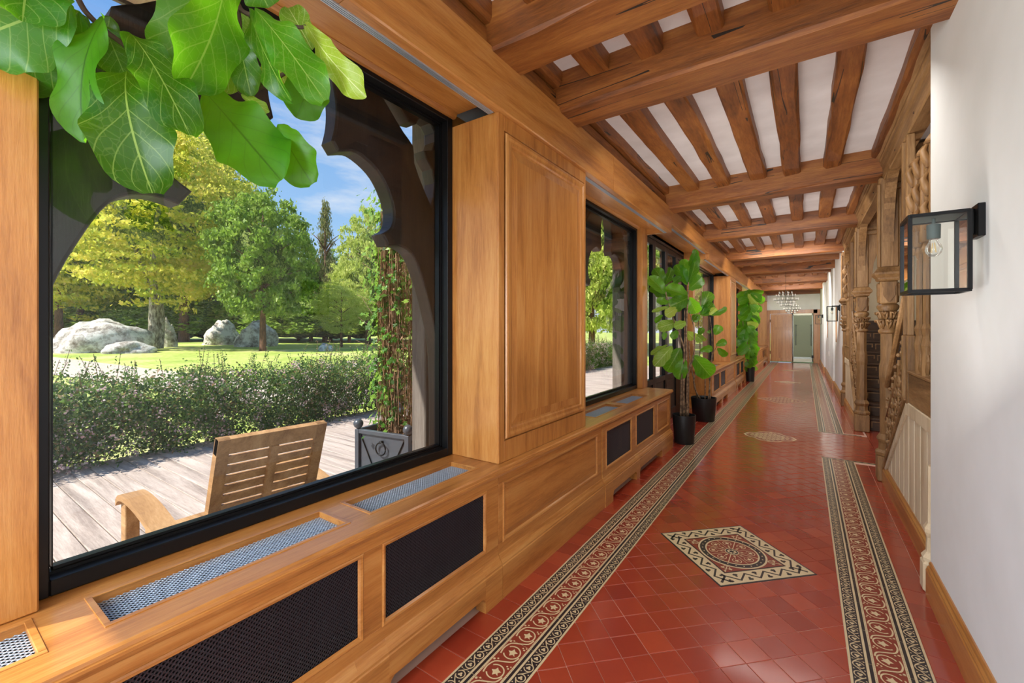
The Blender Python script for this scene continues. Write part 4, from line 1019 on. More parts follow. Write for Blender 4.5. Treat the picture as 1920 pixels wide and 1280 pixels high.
# ================================================================== CHANDELIERS
def chandelier(loc, label):
    x, y, z = loc
    t = thing('chandelier', label, 'chandelier', loc, 'ring chandeliers along the corridor')
    MB().tube([(x, y, z + .40), (x, y, 3.22)], .004, 6).lathe(x, y, [(.05, 3.19), (.05, 3.222)], 12).build('cord_and_rose', black_mt, t)
    mb = MB().tube([(x, y, z), (x, y, z + .42)], .008, 8)
    tiers = ((.13, .02, 8), (.20, .09, 12), (.28, .17, 16), (.22, .27, 12), (.15, .34, 8))
    for r_, h, n in tiers:
        mb.torus((x, y, z + h), r_, .004, 'z', 28, 5)
        for k in range(n // 2): a = 2 * math.pi * k / (n // 2); mb.tube([(x, y, z + h - .01), (x + r_ * math.cos(a), y + r_ * math.sin(a), z + h)], .0028, 5)
    mb.build('ring_frame', steel, t)
    ref = None
    for r_, h, n in tiers:
        for k in range(n):
            a = 2 * math.pi * k / n + h; p = (x + r_ * math.cos(a), y + r_ * math.sin(a), z + h)
            if ref is None:
                ref = MB().lathe(x, y, [(.010, z), (.013, z + .01), (.013, z + .045), (.009, z + .055)], 8).build('glass_candle', white_p, t, True); ref.location = (p[0] - x, p[1] - y, h)
            else:
                c = ref.copy(); C.objects.link(c); c.parent = t; c.location = (p[0] - x, p[1] - y, h)
    return t
CH1 = chandelier((-.42, 13.5, 2.06), 'steel ring chandelier with small glass candles, the nearer of the two')
dup(CH1, (-.42, 20.0, 2.06), None, 'farther ring chandelier, in front of the far doors', 'ring chandeliers along the corridor')

# ================================================================== FIG PLANTS
def leaf_mb(mb, base, tip, width, nrm, curl=.12, wave=.03, fold=.25, seed=0, nl=12, nw=8, uvs=None):
    r_ = random.Random(seed); base, tip = Vector(base), Vector(tip); d = tip - base; L = d.length; d.normalize()
    nrm = Vector(nrm); nrm = (nrm - d * nrm.dot(d)).normalized(); s__ = d.cross(nrm)
    ph = r_.uniform(0, 6.28); V_ = []; F = []
    for i in range(nl + 1):
        t = i / nl
        hw = .04 if t == 0 else ((.42 + .58 * math.sin(math.pi / 2 * min(1, t / .62)) ** 1.6) * min(1, (t / .10) ** .5) if t < .62 else max(.05, (1 - ((t - .62) / .385) ** 2.7)) ** .5)
        bend = -curl * L * (t - .35) ** 2 * 2
        for j in range(nw + 1):
            u = j / nw * 2 - 1
            e_ = (1 + .07 * math.sin(t * 17 + ph + u) * abs(u))
            p = base + d * (L * t) + s__ * (u * hw * width / 2 * e_) + nrm * (bend + fold * abs(u) * hw * width / 2 + wave * L * math.sin(t * 13 + ph + (1.5 if u > 0 else 0)) * u * u)
            V_.append(p)
    for i in range(nl):
        for j in range(nw): F.append((i * (nw + 1) + j, i * (nw + 1) + j + 1, (i + 1) * (nw + 1) + j + 1, (i + 1) * (nw + 1) + j))
    mb.add(V_, F); return nl, nw
def leaf_obj(parent, base, tip, width, nrm, mat, name='leaf', nl=12, nw=8, **k):
    mb = MB(); leaf_mb(mb, base, tip, width, nrm, nl=nl, nw=nw, **k)
    o = mb.build(name, mat, parent, True); me = o.data; uv = me.uv_layers.new(name='UVMap')
    W_ = nw + 1
    li = np.zeros(len(me.loops), dtype=np.int32); me.loops.foreach_get('vertex_index', li)
    arr = np.stack([(li % W_) / nw, (li // W_) / nl], 1).astype(np.float32).ravel(); uv.data.foreach_set('uv', arr)
    return o
camv = Vector((0, 0, CH))
def leaf_px(parent, bx, by, tx, ty, wpx, db, dt, mat, seed, yaw=0.0, pit=0.0, **k):
    b, t = P(bx, by, db), P(tx, ty, dt); mid = (b + t) / 2; nrm = (camv - mid).normalized()
    ax = (t - b).normalized(); nrm = Matrix.Rotation(R(yaw), 3, ax) @ nrm
    wd = wpx / FPX * (db + dt) / 2 / max(.45, math.cos(R(yaw)))
    return leaf_obj(parent, b, t, wd, nrm, mat, seed=seed, **k)
# -- the fig that leans in from the top left
T0 = (-1.02, -.42, 0)
fg = thing('fiddle_leaf_fig', 'fig tree leaning into the top left corner in front of the big window', 'plant', T0)
MB().lathe(T0[0], T0[1], [(.12, 0), (.16, .30), (.165, .34), (.15, .34), (.14, .30)], 28).build('pot', pot_m, fg, 'auto')
MB().lathe(T0[0], T0[1], [(.14, .29), (.14, .305)], 20).build('soil', soil, fg)
br = MB()
A0 = P(120, -60, 1.12)
br.tube(smooth_poly([(T0[0], T0[1], .30), (T0[0] + .04, T0[1] + .03, 1.2), (T0[0] + .02, T0[1] + .1, 2.1), (-1.0, -.1, 2.5), tuple(A0)], 5), [.022] * 12 + [.014] * 9, 8)
brA = [P(120, -60, 1.12), P(150, 5, 1.13), P(168, 30, 1.14), P(200, 60, 1.17), P(235, 86, 1.2), P(290, 135, 1.27), P(335, 160, 1.30), P(352, 172, 1.31), P(378, 166, 1.31)]
br.tube(smooth_poly([tuple(p) for p in brA], 3), .007, 7)
brB = [P(120, -60, 1.12), P(300, -90, 1.25), P(420, -50, 1.32), P(445, 5, 1.33), P(462, 25, 1.33), P(520, 42, 1.36), P(560, 52, 1.38), P(575, 50, 1.38)]
br.tube(smooth_poly([tuple(p) for p in brB], 3), .007, 7)
brC = [P(445, 5, 1.33), P(450, 60, 1.34), P(440, 120, 1.36), P(450, 172, 1.37), P(475, 170, 1.36), P(505, 156, 1.36), P(560, 120, 1.38)]
br.tube(smooth_poly([tuple(p) for p in brC], 3), .006, 7)
for (x_, y_, d_) in ((500, 156, 1.36), (490, 160, 1.36), (478, 168, 1.36), (505, 150, 1.36), (355, 174, 1.31), (345, 166, 1.3), (470, 175, 1.37)): br.sphere(P(x_, y_, d_), .008, 6, 5, (1, .7, 1.2))
br.build('branch', rope_b, fg, True)
NL = [  # base, tip, width px, depths, material, yaw, curl
 (132, 6, -70, 78, 150, 1.06, 1.00, 0, 12, .10), (150, 22, -10, 158, 120, 1.12, 1.10, 0, -15, .1), (160, 30, 70, 150, 90, 1.16, 1.17, 0, 25, .1),
 (186, 22, 120, 248, 62, 1.10, 1.08, 0, 48, .2), (196, 50, 238, 150, 62, 1.2, 1.22, 0, 0, .1), (228, 118, 255, 328, 128, 1.14, 1.10, 0, 18, .35),
 (243, 52, 352, 222, 84, 1.16, 1.12, 0, -20, .2), (380, -62, 345, 158, 118, 1.24, 1.26, 0, 20, .1), (432, -58, 372, 170, 104, 1.2, 1.18, 0, -34, .18),
 (444, 50, 468, 176, 54, 1.30, 1.33, 0, 10, .1), (462, 92, 415, 168, 52, 1.38, 1.36, 1, 0, .1), (462, 14, 530, 186, 34, 1.26, 1.25, 0, 55, .1),
 (475, 10, 604, 172, 76, 1.24, 1.22, 0, -18, .12), (585, 92, 538, 8, 50, 1.38, 1.38, 1, 5, .1), (570, 46, 668, 176, 52, 1.3, 1.25, 1, 30, .15),
 (596, 118, 558, 215, 76, 1.36, 1.34, 0, 0, .2), (378, 164, 522, 330, 122, 1.30, 1.24, 0, -8, .06), (518, 232, 580, 342, 76, 1.30, 1.3, 0, 20, .1),
 (452, 178, 502, 208, 22, 1.36, 1.36, 1, 10, .1), (500, 80, 540, 168, 60, 1.40, 1.42, 1, 0, .1), (450, 20, 455, 80, 46, 1.40, 1.42, 1, 0, .1),
 (205, 30, 190, 130, 60, 1.22, 1.24, 0, 20, .1), (470, -60, 500, 10, 70, 1.3, 1.3, 0, 10, .1), (60, -80, 40, 30, 120, 1.05, 1.0, 0, 10, .1), (440, 0, 410, 110, 60, 1.40, 1.4, 1, 10, .1)]
for k, (bx, by, tx, ty, wp, db, dt, mt, yaw, cu) in enumerate(NL):
    leaf_px(fg, bx, by, tx, ty, wp, db, dt, (fig_leaf, fig_pale, fig_back)[2 if k in (15, 16, 17, 3) else mt], k, yaw=yaw, curl=cu, wave=.05, fold=.24 if k % 2 else .10, nl=22, nw=12)

def pot(t, x, y, r, h):
    MB().lathe(x, y, [(r * .80, 0), (r * .84, .01), (r, h - .02), (r * 1.0, h), (r * .94, h), (r * .92, h - .03)], 32).build('pot', pot_m, t, 'auto')
    MB().lathe(x, y, [(r * .9, h - .045), (r * .9, h - .03)], 20).build('soil', soil, t)
def stems(t, lst):
    for pts, r0, r1 in lst:
        sp_ = smooth_poly([tuple(p) for p in pts], 4); n = len(sp_)
        MB().tube(sp_, [r0 + (r1 - r0) * i / (n - 1) for i in range(n)], 7).build('stem', stem_m, t, True)
cz = lambda x, y: (1200 + x / 4.267, 440 + y / 4.267)
p1 = thing('potted_fiddle_leaf_fig', 'nearest potted fig in a black pot beside the mesh cabinet', 'plant', (-1.285, 5.80, 0))
pot(p1, -1.285, 5.80, .142, .365); D1 = 5.5
S1 = lambda x, y, dd=0: P(*cz(x, y), D1 + dd)
bs = lambda dx, dy=0: Vector((-1.285 + dx, 5.80 + dy, .33))
stems(p1, [([bs(-.04), bs(-.03) + Vector((0, 0, .4)), S1(355, 1000), S1(345, 880), S1(270, 680), S1(215, 500), S1(190, 390)], .014, .006),
           ([bs(0), S1(350, 1180), S1(372, 1000), S1(370, 800), S1(378, 600), S1(385, 480), S1(388, 380)], .014, .008),
           ([bs(.04), S1(380, 1150), S1(420, 1000), S1(435, 900), S1(430, 740), S1(395, 620)], .012, .006),
           ([bs(.02, .03), S1(345, 1160), S1(355, 900), S1(358, 600)], .010, .006), ([bs(-.02, .04), S1(330, 1190), S1(345, 1080)], .012, .008),
           ([bs(.05, .02), S1(390, 1100), S1(400, 1000), S1(390, 850)], .009, .005)])
L1_ = [(385, 485, 205, 425, 120, 0, 20), (395, 500, 232, 580, 125, 0, -10), (392, 500, 452, 632, 112, 0, 10), (383, 395, 352, 190, 92, 0, 20), (388, 395, 470, 150, 70, 0, 40), (388, 440, 505, 335, 104, 0, 10),
       (380, 400, 292, 235, 90, 0, 20), (195, 390, 118, 265, 92, 0, 20), (200, 400, 262, 262, 66, 0, 35), (205, 470, 80, 335, 96, 0, 20), (212, 500, 84, 415, 74, 0, 30), (225, 545, 138, 520, 60, 0, 10), (228, 575, 100, 612, 34, 1, 10),
       (295, 585, 205, 645, 82, 1, 0), (300, 700, 142, 745, 96, 1, 0), (370, 700, 278, 735, 70, 1, 0), (300, 765, 255, 830, 60, 0, 0), (258, 890, 118, 1045, 104, 1, 0), (325, 905, 215, 1095, 128, 0, 0), (352, 985, 308, 1156, 104, 0, 0),
       (425, 965, 572, 1140, 150, 0, 0), (390, 250, 460, 118, 60, 0, 30), (370, 775, 440, 835, 74, 1, 0), (220, 880, 85, 950, 40, 1, 45), (190, 840, 200, 780, 40, 0, 0), (415, 690, 455, 640, 50, 0, 0), (180, 640, 120, 700, 40, 0, 30), (250, 480, 120, 470, 60, 0, 30), (330, 330, 270, 380, 60, 0, 10)]
for k, (a, b, c, d, w_, mt, yaw) in enumerate(L1_):
    A, B = cz(a, b), cz(c, d); dd = rnd.uniform(-.12, .12)
    leaf_px(p1, *A, *B, w_ / 4.267, D1 + dd * .5, D1 + dd, fig_pale if mt else fig_leaf, 100 + k, yaw=yaw, curl=.12, nl=14, nw=8)
p2 = thing('potted_fiddle_leaf_fig', 'second potted fig in a wider black pot, behind the nearest one', 'plant', (-1.34, 7.40, 0))
pot(p2, -1.34, 7.40, .19, .37); D2 = 6.87
S2 = lambda x, y, dd=0: P(*cz(x, y), D2 + dd)
b2 = lambda dx, dy=0: Vector((-1.34 + dx, 7.40 + dy, .33))
stems(p2, [([b2(-.05), S2(430, 1180), S2(480, 940), S2(468, 720), S2(485, 560), S2(490, 430)], .012, .006), ([b2(.02), S2(520, 1150), S2(500, 1000)], .010, .006),
           ([b2(.07), S2(560, 1160), S2(575, 990), S2(575, 800), S2(560, 660)], .010, .005), ([b2(.07, .02), S2(575, 990), S2(600, 920), S2(620, 880)], .008, .004), ([b2(-.09), S2(400, 1000), S2(388, 860)], .009, .005), ([b2(.1, -.02), S2(556, 1180), S2(548, 1130)], .009, .006)])
L2_ = [(490, 600, 560, 450, 104, 0, 0), (495, 630, 590, 545, 90, 0, 20), (555, 640, 612, 585, 54, 1, 0), (572, 645, 702, 588, 44, 0, 35), (600, 800, 640, 722, 72, 0, 0), (608, 885, 692, 848, 58, 0, 0), (620, 905, 695, 972, 56, 0, 20), (478, 925, 585, 905, 58, 0, 0),
       (480, 640, 418, 690, 60, 0, 0), (468, 800, 505, 745, 50, 0, 0), (500, 820, 528, 850, 30, 1, 0), (560, 790, 545, 765, 30, 0, 0), (495, 640, 520, 560, 60, 0, 0), (440, 800, 500, 850, 70, 1, 0), (560, 640, 480, 590, 80, 0, 0), (420, 450, 470, 290, 60, 1, 0)]
for k, (a, b, c, d, w_, mt, yaw) in enumerate(L2_):
    A, B = cz(a, b), cz(c, d); dd = rnd.uniform(-.12, .12)
    leaf_px(p2, *A, *B, w_ / 4.267, D2 + dd * .5, D2 + dd, fig_pale if mt else fig_leaf, 200 + k, yaw=yaw, curl=.12, nl=12, nw=6)
p3 = thing('potted_fiddle_leaf_fig', 'farthest potted fig, tall and dense, in a black pot before the far doors', 'plant', (-1.26, 13.6, 0))
pot(p3, -1.26, 13.6, .12, .40); D3 = 11.93
stems(p3, [([Vector((-1.26, 13.6, .36)), P(1402, 660, D3), P(1400, 620, D3), P(1402, 580, D3), P(1408, 555, D3)], .016, .008), ([Vector((-1.29, 13.6, .36)), P(1396, 640, D3), P(1392, 590, D3)], .012, .007)])
for k in range(58):
    t = k / 57; y_ = 690 - t * 142; cx = 1404 + (4 if t < .25 else -2 if t < .6 else 2); wd = 9 if t < .25 else 20 if t < .8 else 24
    bx = cx + rnd.uniform(-.35, .35) * wd; tx = cx + rnd.choice((-1, 1)) * rnd.uniform(.4, 1.05) * wd; dd = rnd.uniform(-.25, .2)
    leaf_px(p3, bx, y_ - 4, tx, y_ + rnd.uniform(3, 17), rnd.uniform(12, 17), D3 + dd, D3 + dd, fig_pale if rnd.random() < .10 else fig_leaf, 300 + k, yaw=rnd.uniform(-30, 30), nl=8, nw=4)
for bx, by, tx, ty in ((1414, 556, 1434, 566), (1405, 552, 1398, 546), (1412, 560, 1426, 548)): leaf_px(p3, bx, by, tx, ty, 15, D3, D3, fig_leaf, 400 + bx, nl=8, nw=4)

# ================================================================== OUTSIDE: DECK, CHAIR, PLANTER
deck = MB().box(-6.45, -1.95, -3.0, 17.2, -.20, -.035).build('deck', darkbox); deck['kind'] = 'structure'
bd = MB().box(-6.45, -2.0, 0, .144, -.032, 0, .003); me0 = None
y = -3.0; k = 0
while y < 17:
    if me0 is None: o = bd.build('deck_board', deckm, deck); me0 = o.data
    else: o = link('deck_board', me0, deck)
    o.location = (rnd.uniform(-.01, .01), y, rnd.uniform(-.0015, .0015)); y += .150
lc = thing('garden_armchair', 'teak slatted garden armchair turned to the lawn on the deck', 'chair', (-2.8, 1.2, 0))
ya, yb = .82, 1.50
for k in range(7): x = -3.08 + k * .085; MB().box(x, x + .075, ya, yb, .315, .335, .003).build('seat_slat', teak_x, lc)
MB().box(-3.06, -2.45, .815, .845, .25, .315, .003).box(-3.06, -2.45, 1.475, 1.505, .25, .315, .003).build('seat_rail', teak_x, lc)
MB().box(-3.05, -3.02, .76, 1.56, .22, .30, .003).build('front_rail', teak_x, lc)
for yy in (.735, 1.535):
    MB().box(-3.03, -2.955, yy - .03, yy + .03, 0, .55, .004).build('leg', teak_x, lc)
    MB().prism([(-2.50, 0), (-2.43, 0), (-2.40, .52), (-2.47, .52)], lambda u, v_, w_: (u, w_, v_), yy - .025, yy + .025).build('leg', teak_x, lc)
    top = smooth_poly([(-3.045, .555), (-2.99, .592), (-2.86, .600), (-2.66, .575), (-2.38, .505)], 4); bot = [(a + .002, b - .032) for a, b in top][::-1]
    MB().prism(top + bot, lambda u, v_, w_: (u, w_, v_), yy - .05, yy + .05).build('armrest', teak_x, lc)
def on_back(y, h, off): # point of the leaning back: h along the back 0..1
    b0 = Vector((-2.59, 0, .33)); b1 = Vector((-2.405, 0, .915)); d = (b1 - b0); n_ = Vector((d.z, 0, -d.x)).normalized(); yr = (y - 1.2)
    p = b0 + d * h + n_ * off; return (p.x + .11 * yr, y, p.z)
def bbox_(mb, ya, yb, ha, hb, oa, ob):
    V_ = [on_back(y, h, o) for o in (oa, ob) for h in (ha, hb) for y in (ya, yb)]
    mb.add(V_, [(0, 1, 3, 2), (4, 6, 7, 5), (0, 4, 5, 1), (2, 3, 7, 6), (0, 2, 6, 4), (1, 5, 7, 3)])
for a, b in ((.93, .985), (1.425, 1.48)): mb = MB(); bbox_(mb, a, b, -.12, 1.0, -.018, .024); mb.build('back_stile', teak_x, lc)
mb = MB(); bbox_(mb, 1.185, 1.225, .0, .86, .003, .028); mb.build('back_stile', teak_x, lc)
mb = MB(); bbox_(mb, .93, 1.48, .86, 1.0, -.014, .022); mb.build('top_rail', teak_x, lc)
for k in range(9): mb = MB(); bbox_(mb, .985, 1.425, .0 + k * .094, .072 + k * .094, -.008, .008); mb.build('back_slat', teak_x, lc)

plt = thing('metal_planter', 'square grey metal planter with ball finials on the deck', 'planter', (-2.98, 2.62, 0))
rotp = Matrix.Rotation(R(9), 4, 'Z')
def rp_(mb, c=(-2.98, 2.62)):
    mb.v = [((rotp @ Vector((p[0], p[1], p[2]))) + Vector((c[0], c[1], 0))) [:] for p in mb.v]; return mb
h = .27
rp_(MB().box(-h, h, -h, -h + .012, .06, .58).box(-h, h, h - .012, h, .06, .58).box(-h, -h + .012, -h, h, .06, .58).box(h - .012, h, -h, h, .06, .58)).build('side_panels', planter_m, plt)
mb = MB()
for sx in (-1, 1):
    for sy in (-1, 1): mb.box(sx * h - .022, sx * h + .022, sy * h - .022, sy * h + .022, 0, .60, .003)
for s__ in (-1, 1): mb.box(-h, h, s__ * h - .018, s__ * h + .018, .565, .60, .003).box(s__ * h - .018, s__ * h + .018, -h, h, .565, .60, .003).box(-h, h, s__ * h - .016, s__ * h + .016, .06, .09)
rp_(mb).build('frame', planter_m, plt)
mb = MB()
for s__ in (-1, 1):
    mb.tube([(s__ * (h - .03), -h - .006, .56), (0, -h - .006, .10)], .005, 5); mb.tube([(h + .006, s__ * (h - .03), .56), (h + .006, 0, .10)], .005, 5)
rp_(mb).build('cross_rods', black_mt, plt)
for sx in (-1, 1):
    for sy in (-1, 1): rp_(MB().sphere((sx * h, sy * h, .645), .042, 16, 10).lathe(sx * h, sy * h, [(.015, .60), (.015, .61)], 8)).build('ball_finial', planter_m, plt, True)
rp_(MB().torus((.0, -h - .022, .46), .052, .006, 'y', 24, 6).box(-.01, .01, -h - .025, -h, .505, .525)).build('ring', black_mt, plt, True)
rp_(MB().box(-h + .01, h - .01, -h + .01, h - .01, .50, .52)).build('soil', soil, plt)
ivy = thing('ivy_column', 'tall screen of dry stems and ivy rising from the grey planter', 'plant', (-2.98, 2.62, .52))
mb = MB()
for k in range(170):
    a = rnd.uniform(0, 6.28); r_ = rnd.uniform(.14, .23); x0, y0 = -2.98 + r_ * math.cos(a), 2.64 + r_ * math.sin(a); z0, z1 = .52, rnd.uniform(1.9, 2.62)
    pts = [(x0 + rnd.uniform(-.02, .02), y0 + rnd.uniform(-.02, .02), z0 + (z1 - z0) * q / 6) for q in range(7)]; mb.tube(pts, rnd.uniform(.0015, .0035), 4, False)
mb.build('dry_stems', dry_m, ivy, kind='stuff')

def leafcloud(name, mat, pts, size, parent, jit=.5, flat=.0, kind='stuff', asp=1.0, up=0.0):
    """pts: Nx3 numpy world positions, one rhombic leaf each"""
    N = len(pts); nr = npr.normal(size=(N, 3)); nr[:, 2] += up; nr /= np.linalg.norm(nr, axis=1)[:, None] + 1e-9
    t = npr.normal(size=(N, 3)); t -= nr * (t * nr).sum(1)[:, None]; t /= np.linalg.norm(t, axis=1)[:, None] + 1e-9; b = np.cross(nr, t)
    sz = size * npr.uniform(1 - jit, 1 + jit, (N, 1)); 
    V_ = np.stack([pts - t * sz, pts + b * sz * .55 * asp - t * sz * .1, pts + t * sz, pts - b * sz * .55 * asp - t * sz * .1], 1).reshape(-1, 3)
    org = np.array(ORG.get(parent.name, (0, 0, 0))) if parent else 0
    me = bpy.data.meshes.new(name); me.vertices.add(4 * N); me.vertices.foreach_set('co', (V_ - org).astype(np.float32).ravel())
    me.loops.add(4 * N); me.loops.foreach_set('vertex_index', np.arange(4 * N, dtype=np.int32)); me.polygons.add(N); me.polygons.foreach_set('loop_start', np.arange(0, 4 * N, 4, dtype=np.int32))
    try: me.polygons.foreach_set('loop_total', np.full(N, 4, dtype=np.int32))
    except Exception: pass
    me.materials.append(mat); me.update(calc_edges=True); me.validate()
    return link(name, me, parent, kind)
def shell(N, c, r, lo=.55):
    v_ = npr.normal(size=(N, 3)); v_ /= np.linalg.norm(v_, axis=1)[:, None]; return np.array(c) + v_ * (npr.uniform(lo ** 3, 1, (N, 1)) ** (1 / 3)) * np.array(r)
# ivy leaves proper (lobed)
mbi = MB()
def ivyleaf(mb, c, s__, nrm, rot):
    nrm = Vector(nrm).normalized(); a = nrm.orthogonal().normalized(); a = Matrix.Rotation(rot, 3, nrm) @ a; b = nrm.cross(a); pts = [Vector(c)]
    for ang, r_ in ((0, 1), (24, .5), (60, .85), (100, .5), (145, .7), (180, .3), (215, .7), (260, .5), (300, .85), (336, .5)): pts.append(Vector(c) + (a * math.cos(R(ang)) + b * math.sin(R(ang))) * s__ * r_ + nrm * s__ * .12 * math.sin(ang))
    mb.add(pts, [(0, i + 1, (i + 1) % 10 + 1) for i in range(10)])
for k in range(720):
    a = rnd.gauss(3.85, .85); z = .55 + 2.15 * rnd.random() ** .9; r_ = rnd.uniform(.16, .33) if rnd.random() < .8 else rnd.uniform(.3, .42)
    c = (-2.98 + r_ * math.cos(a), 2.64 + r_ * math.sin(a), z); ivyleaf(mbi, c, rnd.uniform(.022, .048), (math.cos(a) + rnd.uniform(-.5, .5), math.sin(a) + rnd.uniform(-.5, .5), rnd.uniform(0, .8)), rnd.uniform(0, 6))
mbi.build('ivy_leaves', ivy_m, ivy, kind='stuff')
leafcloud('small_leaves', hdg, shell(900, (-2.98, 2.64, 1.6), (.26, .26, 1.15), .6), .026, ivy)
leafcloud('dry_leaves', dry_m, np.concatenate([shell(700, (-2.98, 2.64, 1.5), (.24, .24, 1.1), .5), shell(260, (-2.98, 2.64, .60), (.24, .24, .07), .2)]), .022, ivy)
mb = MB()
for k in range(6):
    p0 = Vector((-2.98 + rnd.uniform(-.25, .1), 2.45, rnd.uniform(1.2, 2.5))); q = Vector((rnd.uniform(-.25, -.1), rnd.uniform(-.2, 0), rnd.uniform(.05, .15)))
    mb.tube([p0, p0 + q * .5, p0 + q], .0025, 4)
mb.build('trailing_shoots', stem_m, ivy)

# ================================================================== OUTSIDE: GARDEN
GZ = -.16
lawn = MB(); N = 40
xs = [-6.46 - (k / N) ** 2 * 220 for k in range(N + 1)]; ys_ = [-120 + 6.5 * k for k in range(46)]
def gz(x, y): return GZ + .10 * math.sin(x * .09 + y * .05) * min(1, (-x - 8) / 20 if x < -8 else 0)
lawn.add([(x, y, gz(x, y)) for x in xs for y in ys_], [(i * 46 + j, (i + 1) * 46 + j, (i + 1) * 46 + j + 1, i * 46 + j + 1) for i in range(N) for j in range(45)])
sbuild('lawn', lawn, lawn_m, True)
sbuild('ground', MB().box(-6.46, -1.9, -60, -3.0, -.3, -.1).box(-6.46, 30, 17.2, 160, -.3, -.1), lawn_m)
# gravel path
def G(px, py, z=GZ + .03):
    dx, dy, dz = P(px, py, 1) - camv; t = (z - CH) / dz; return (dx * t, dy * t)
up_ = [(-400, 660), (-100, 662), (98, 668), (250, 684), (400, 702), (560, 716), (800, 724), (1100, 690)]; lo_ = [(-400, 690), (-100, 694), (98, 698), (250, 720), (400, 744), (560, 762), (800, 752), (1100, 712)]
ua, la = [G(*p) for p in up_], [G(*p) for p in lo_]
pm = MB(); n = len(ua)
pm.add([(x, y, gz(x, y) + .03) for x, y in ua] + [(x, y, gz(x, y) + .03) for x, y in la], [(i, i + 1, n + i + 1, n + i) for i in range(n - 1)]); sbuild('gravel_path', pm, gravel)

# hedge along the deck
hg = thing('flowering_hedge', 'low flowering hedge with pink blossom along the deck edge', 'hedge', (-6.9, 5, -.1))
def hedge_unit(seed):
    pts = []
    for _ in range(210):
        c = np.array([npr.uniform(-.42, .48), npr.uniform(-.8, .8), npr.uniform(.05, .95)]); pts.append(c + npr.normal(size=(80, 3)) * [.09, .10, .07])
    p = np.concatenate(pts); p[:, 2] = np.abs(p[:, 2]); return p
HU = []
for q in range(3):
    p = hedge_unit(q); o = leafcloud('foliage', hdg, p + [-6.9, 5, -.1], .022, hg, .4); HU.append(o)
    cl = [npr.normal(size=(14, 3)) * .035 + [npr.uniform(.2, .55) if npr.random_sample() < .7 else npr.uniform(-.4, .5), npr.uniform(-.8, .8), npr.uniform(.1, 1.02)] for _ in range(115)]
    f = leafcloud('blossom', pink, np.concatenate(cl) + [-6.9, 5, -.1], .0125, hg, .4, asp=1.7); HU.append(f)
    mb = MB(); sl = []
    for _ in range(26):
        b0 = Vector((rnd.uniform(-.3, .4), rnd.uniform(-.8, .8), .85)); ln = Vector((rnd.uniform(-.15, .15), rnd.uniform(-.15, .15), rnd.uniform(.2, .55))); mid = b0 + ln * .5 + Vector((rnd.uniform(-.03, .03), rnd.uniform(-.03, .03), 0))
        off = Vector((-6.9, 5, -.1)); mb.tube([b0 + off, mid + off, b0 + ln + off], .003, 4, False)
        for i in range(14):
            t = i / 14; pp = b0 + ln * t + off
            sl += [pp + Vector((rnd.uniform(-.02, .02), .018, 0)), pp + Vector((rnd.uniform(-.02, .02), -.018, .006))]
    st = mb.build('shoots', stem_m, hg, kind='stuff'); sf = leafcloud('shoot_leaves', hdg, np.array([tuple(v_) for v_ in sl]), .016, hg, .3); HU += [st, sf]
units = [(-2.6 + 1.45 * k) for k in range(14)]
for k, yy in enumerate(units):
    s_ = (k % 3) * 4
    for q in range(4):
        o = HU[s_ + q]
        if k >= 3: o2 = o.copy(); C.objects.link(o2); o2.parent = hg
        else: o2 = o
        o2.location = (rnd.uniform(-.05, .05) + .26 - (.10 if k > 3 else 0), yy - 5, rnd.uniform(-.06, .05) - .02); 

def rock(name, label, c, r, seed, sq=(1, 1, 1)):
    mb = MB().sphere((0, 0, 0), 1, 40, 26); V_ = []
    for p in mb.v:
        v_ = Vector(p); n_ = noise.fractal(v_ * 1.1 + Vector((seed, 0, 0)), 1, 2, 5); v_ *= 1 + .28 * n_
        V_.append((c[0] + v_.x * r[0], c[1] + v_.y * r[1], c[2] + v_.z * r[2]))
    mb.v = V_; t = mb.build(name, rock_m, None, True); tag(t, label, 'rock'); return t
def at(px, py): x, y = G(px, py); return x, y
def rk(px0, px1, py, top, label, seed):
    x, y = at((px0 + px1) / 2, py); fw = -sT * x + cT * y; wd = (px1 - px0) / FPX * fw; hh = (py - top) / FPX * fw
    rock('boulder', label, (x, y, GZ + .0), (wd * .42, wd * .5, hh * .98), seed)
rk(112, 262, 658, 598, 'large pale lichen boulder left of the birch trunks', 1.3)
rk(205, 282, 660, 640, 'low end of the pale boulder, half buried in leaves', 5.1)
rk(386, 446, 646, 598, 'upright grey boulder left of the lone tree', 3.7)
rk(446, 514, 648, 604, 'pale rounded boulder just behind the lone tree trunk', 8.2)
rk(300, 330, 650, 600, 'dark standing stone right of the birch trunks', 11.9)
rk(98, 122, 636, 624, 'small pale rock at the left edge of the lawn', 14.4)
rk(598, 626, 654, 643, 'small flat rock on the lawn right of the lone tree', 17)

CR = {}
def crown_pts(kind, seed):
    st = np.random.RandomState(seed); out = []
    if kind == 'round':
        for _ in range(330):
            v_ = st.normal(size=3); v_ /= np.linalg.norm(v_); rr_ = st.uniform(.45, 1) ** .6; c = v_ * rr_; c[2] = c[2] if c[2] > -.75 else -.75
            out.append(c + st.normal(size=(75, 3)) * [.055, .055, .032])
    elif kind == 'layer':
        for _ in range(400):
            v_ = st.normal(size=3); v_ /= np.linalg.norm(v_); rr_ = st.uniform(.35, 1) ** .6; c = v_ * rr_
            out.append(c + st.normal(size=(80, 3)) * [.085, .085, .018])
    elif kind == 'cone':
        for _ in range(150):
            z = st.uniform(0, 1) ** 1.3; r_ = (1 - z) * st.uniform(.3, 1); a = st.uniform(0, 6.28); c = np.array([r_ * math.cos(a), r_ * math.sin(a), z * 2 - 1]); out.append(c + st.normal(size=(70, 3)) * [.10, .10, .03])
    else:
        for _ in range(330):
            v_ = st.normal(size=3); v_ /= np.linalg.norm(v_); v_[2] = abs(v_[2]) * 1.6 - .6; out.append(v_ * st.uniform(.6, 1) + st.normal(size=(70, 3)) * .07)
    return np.concatenate(out)
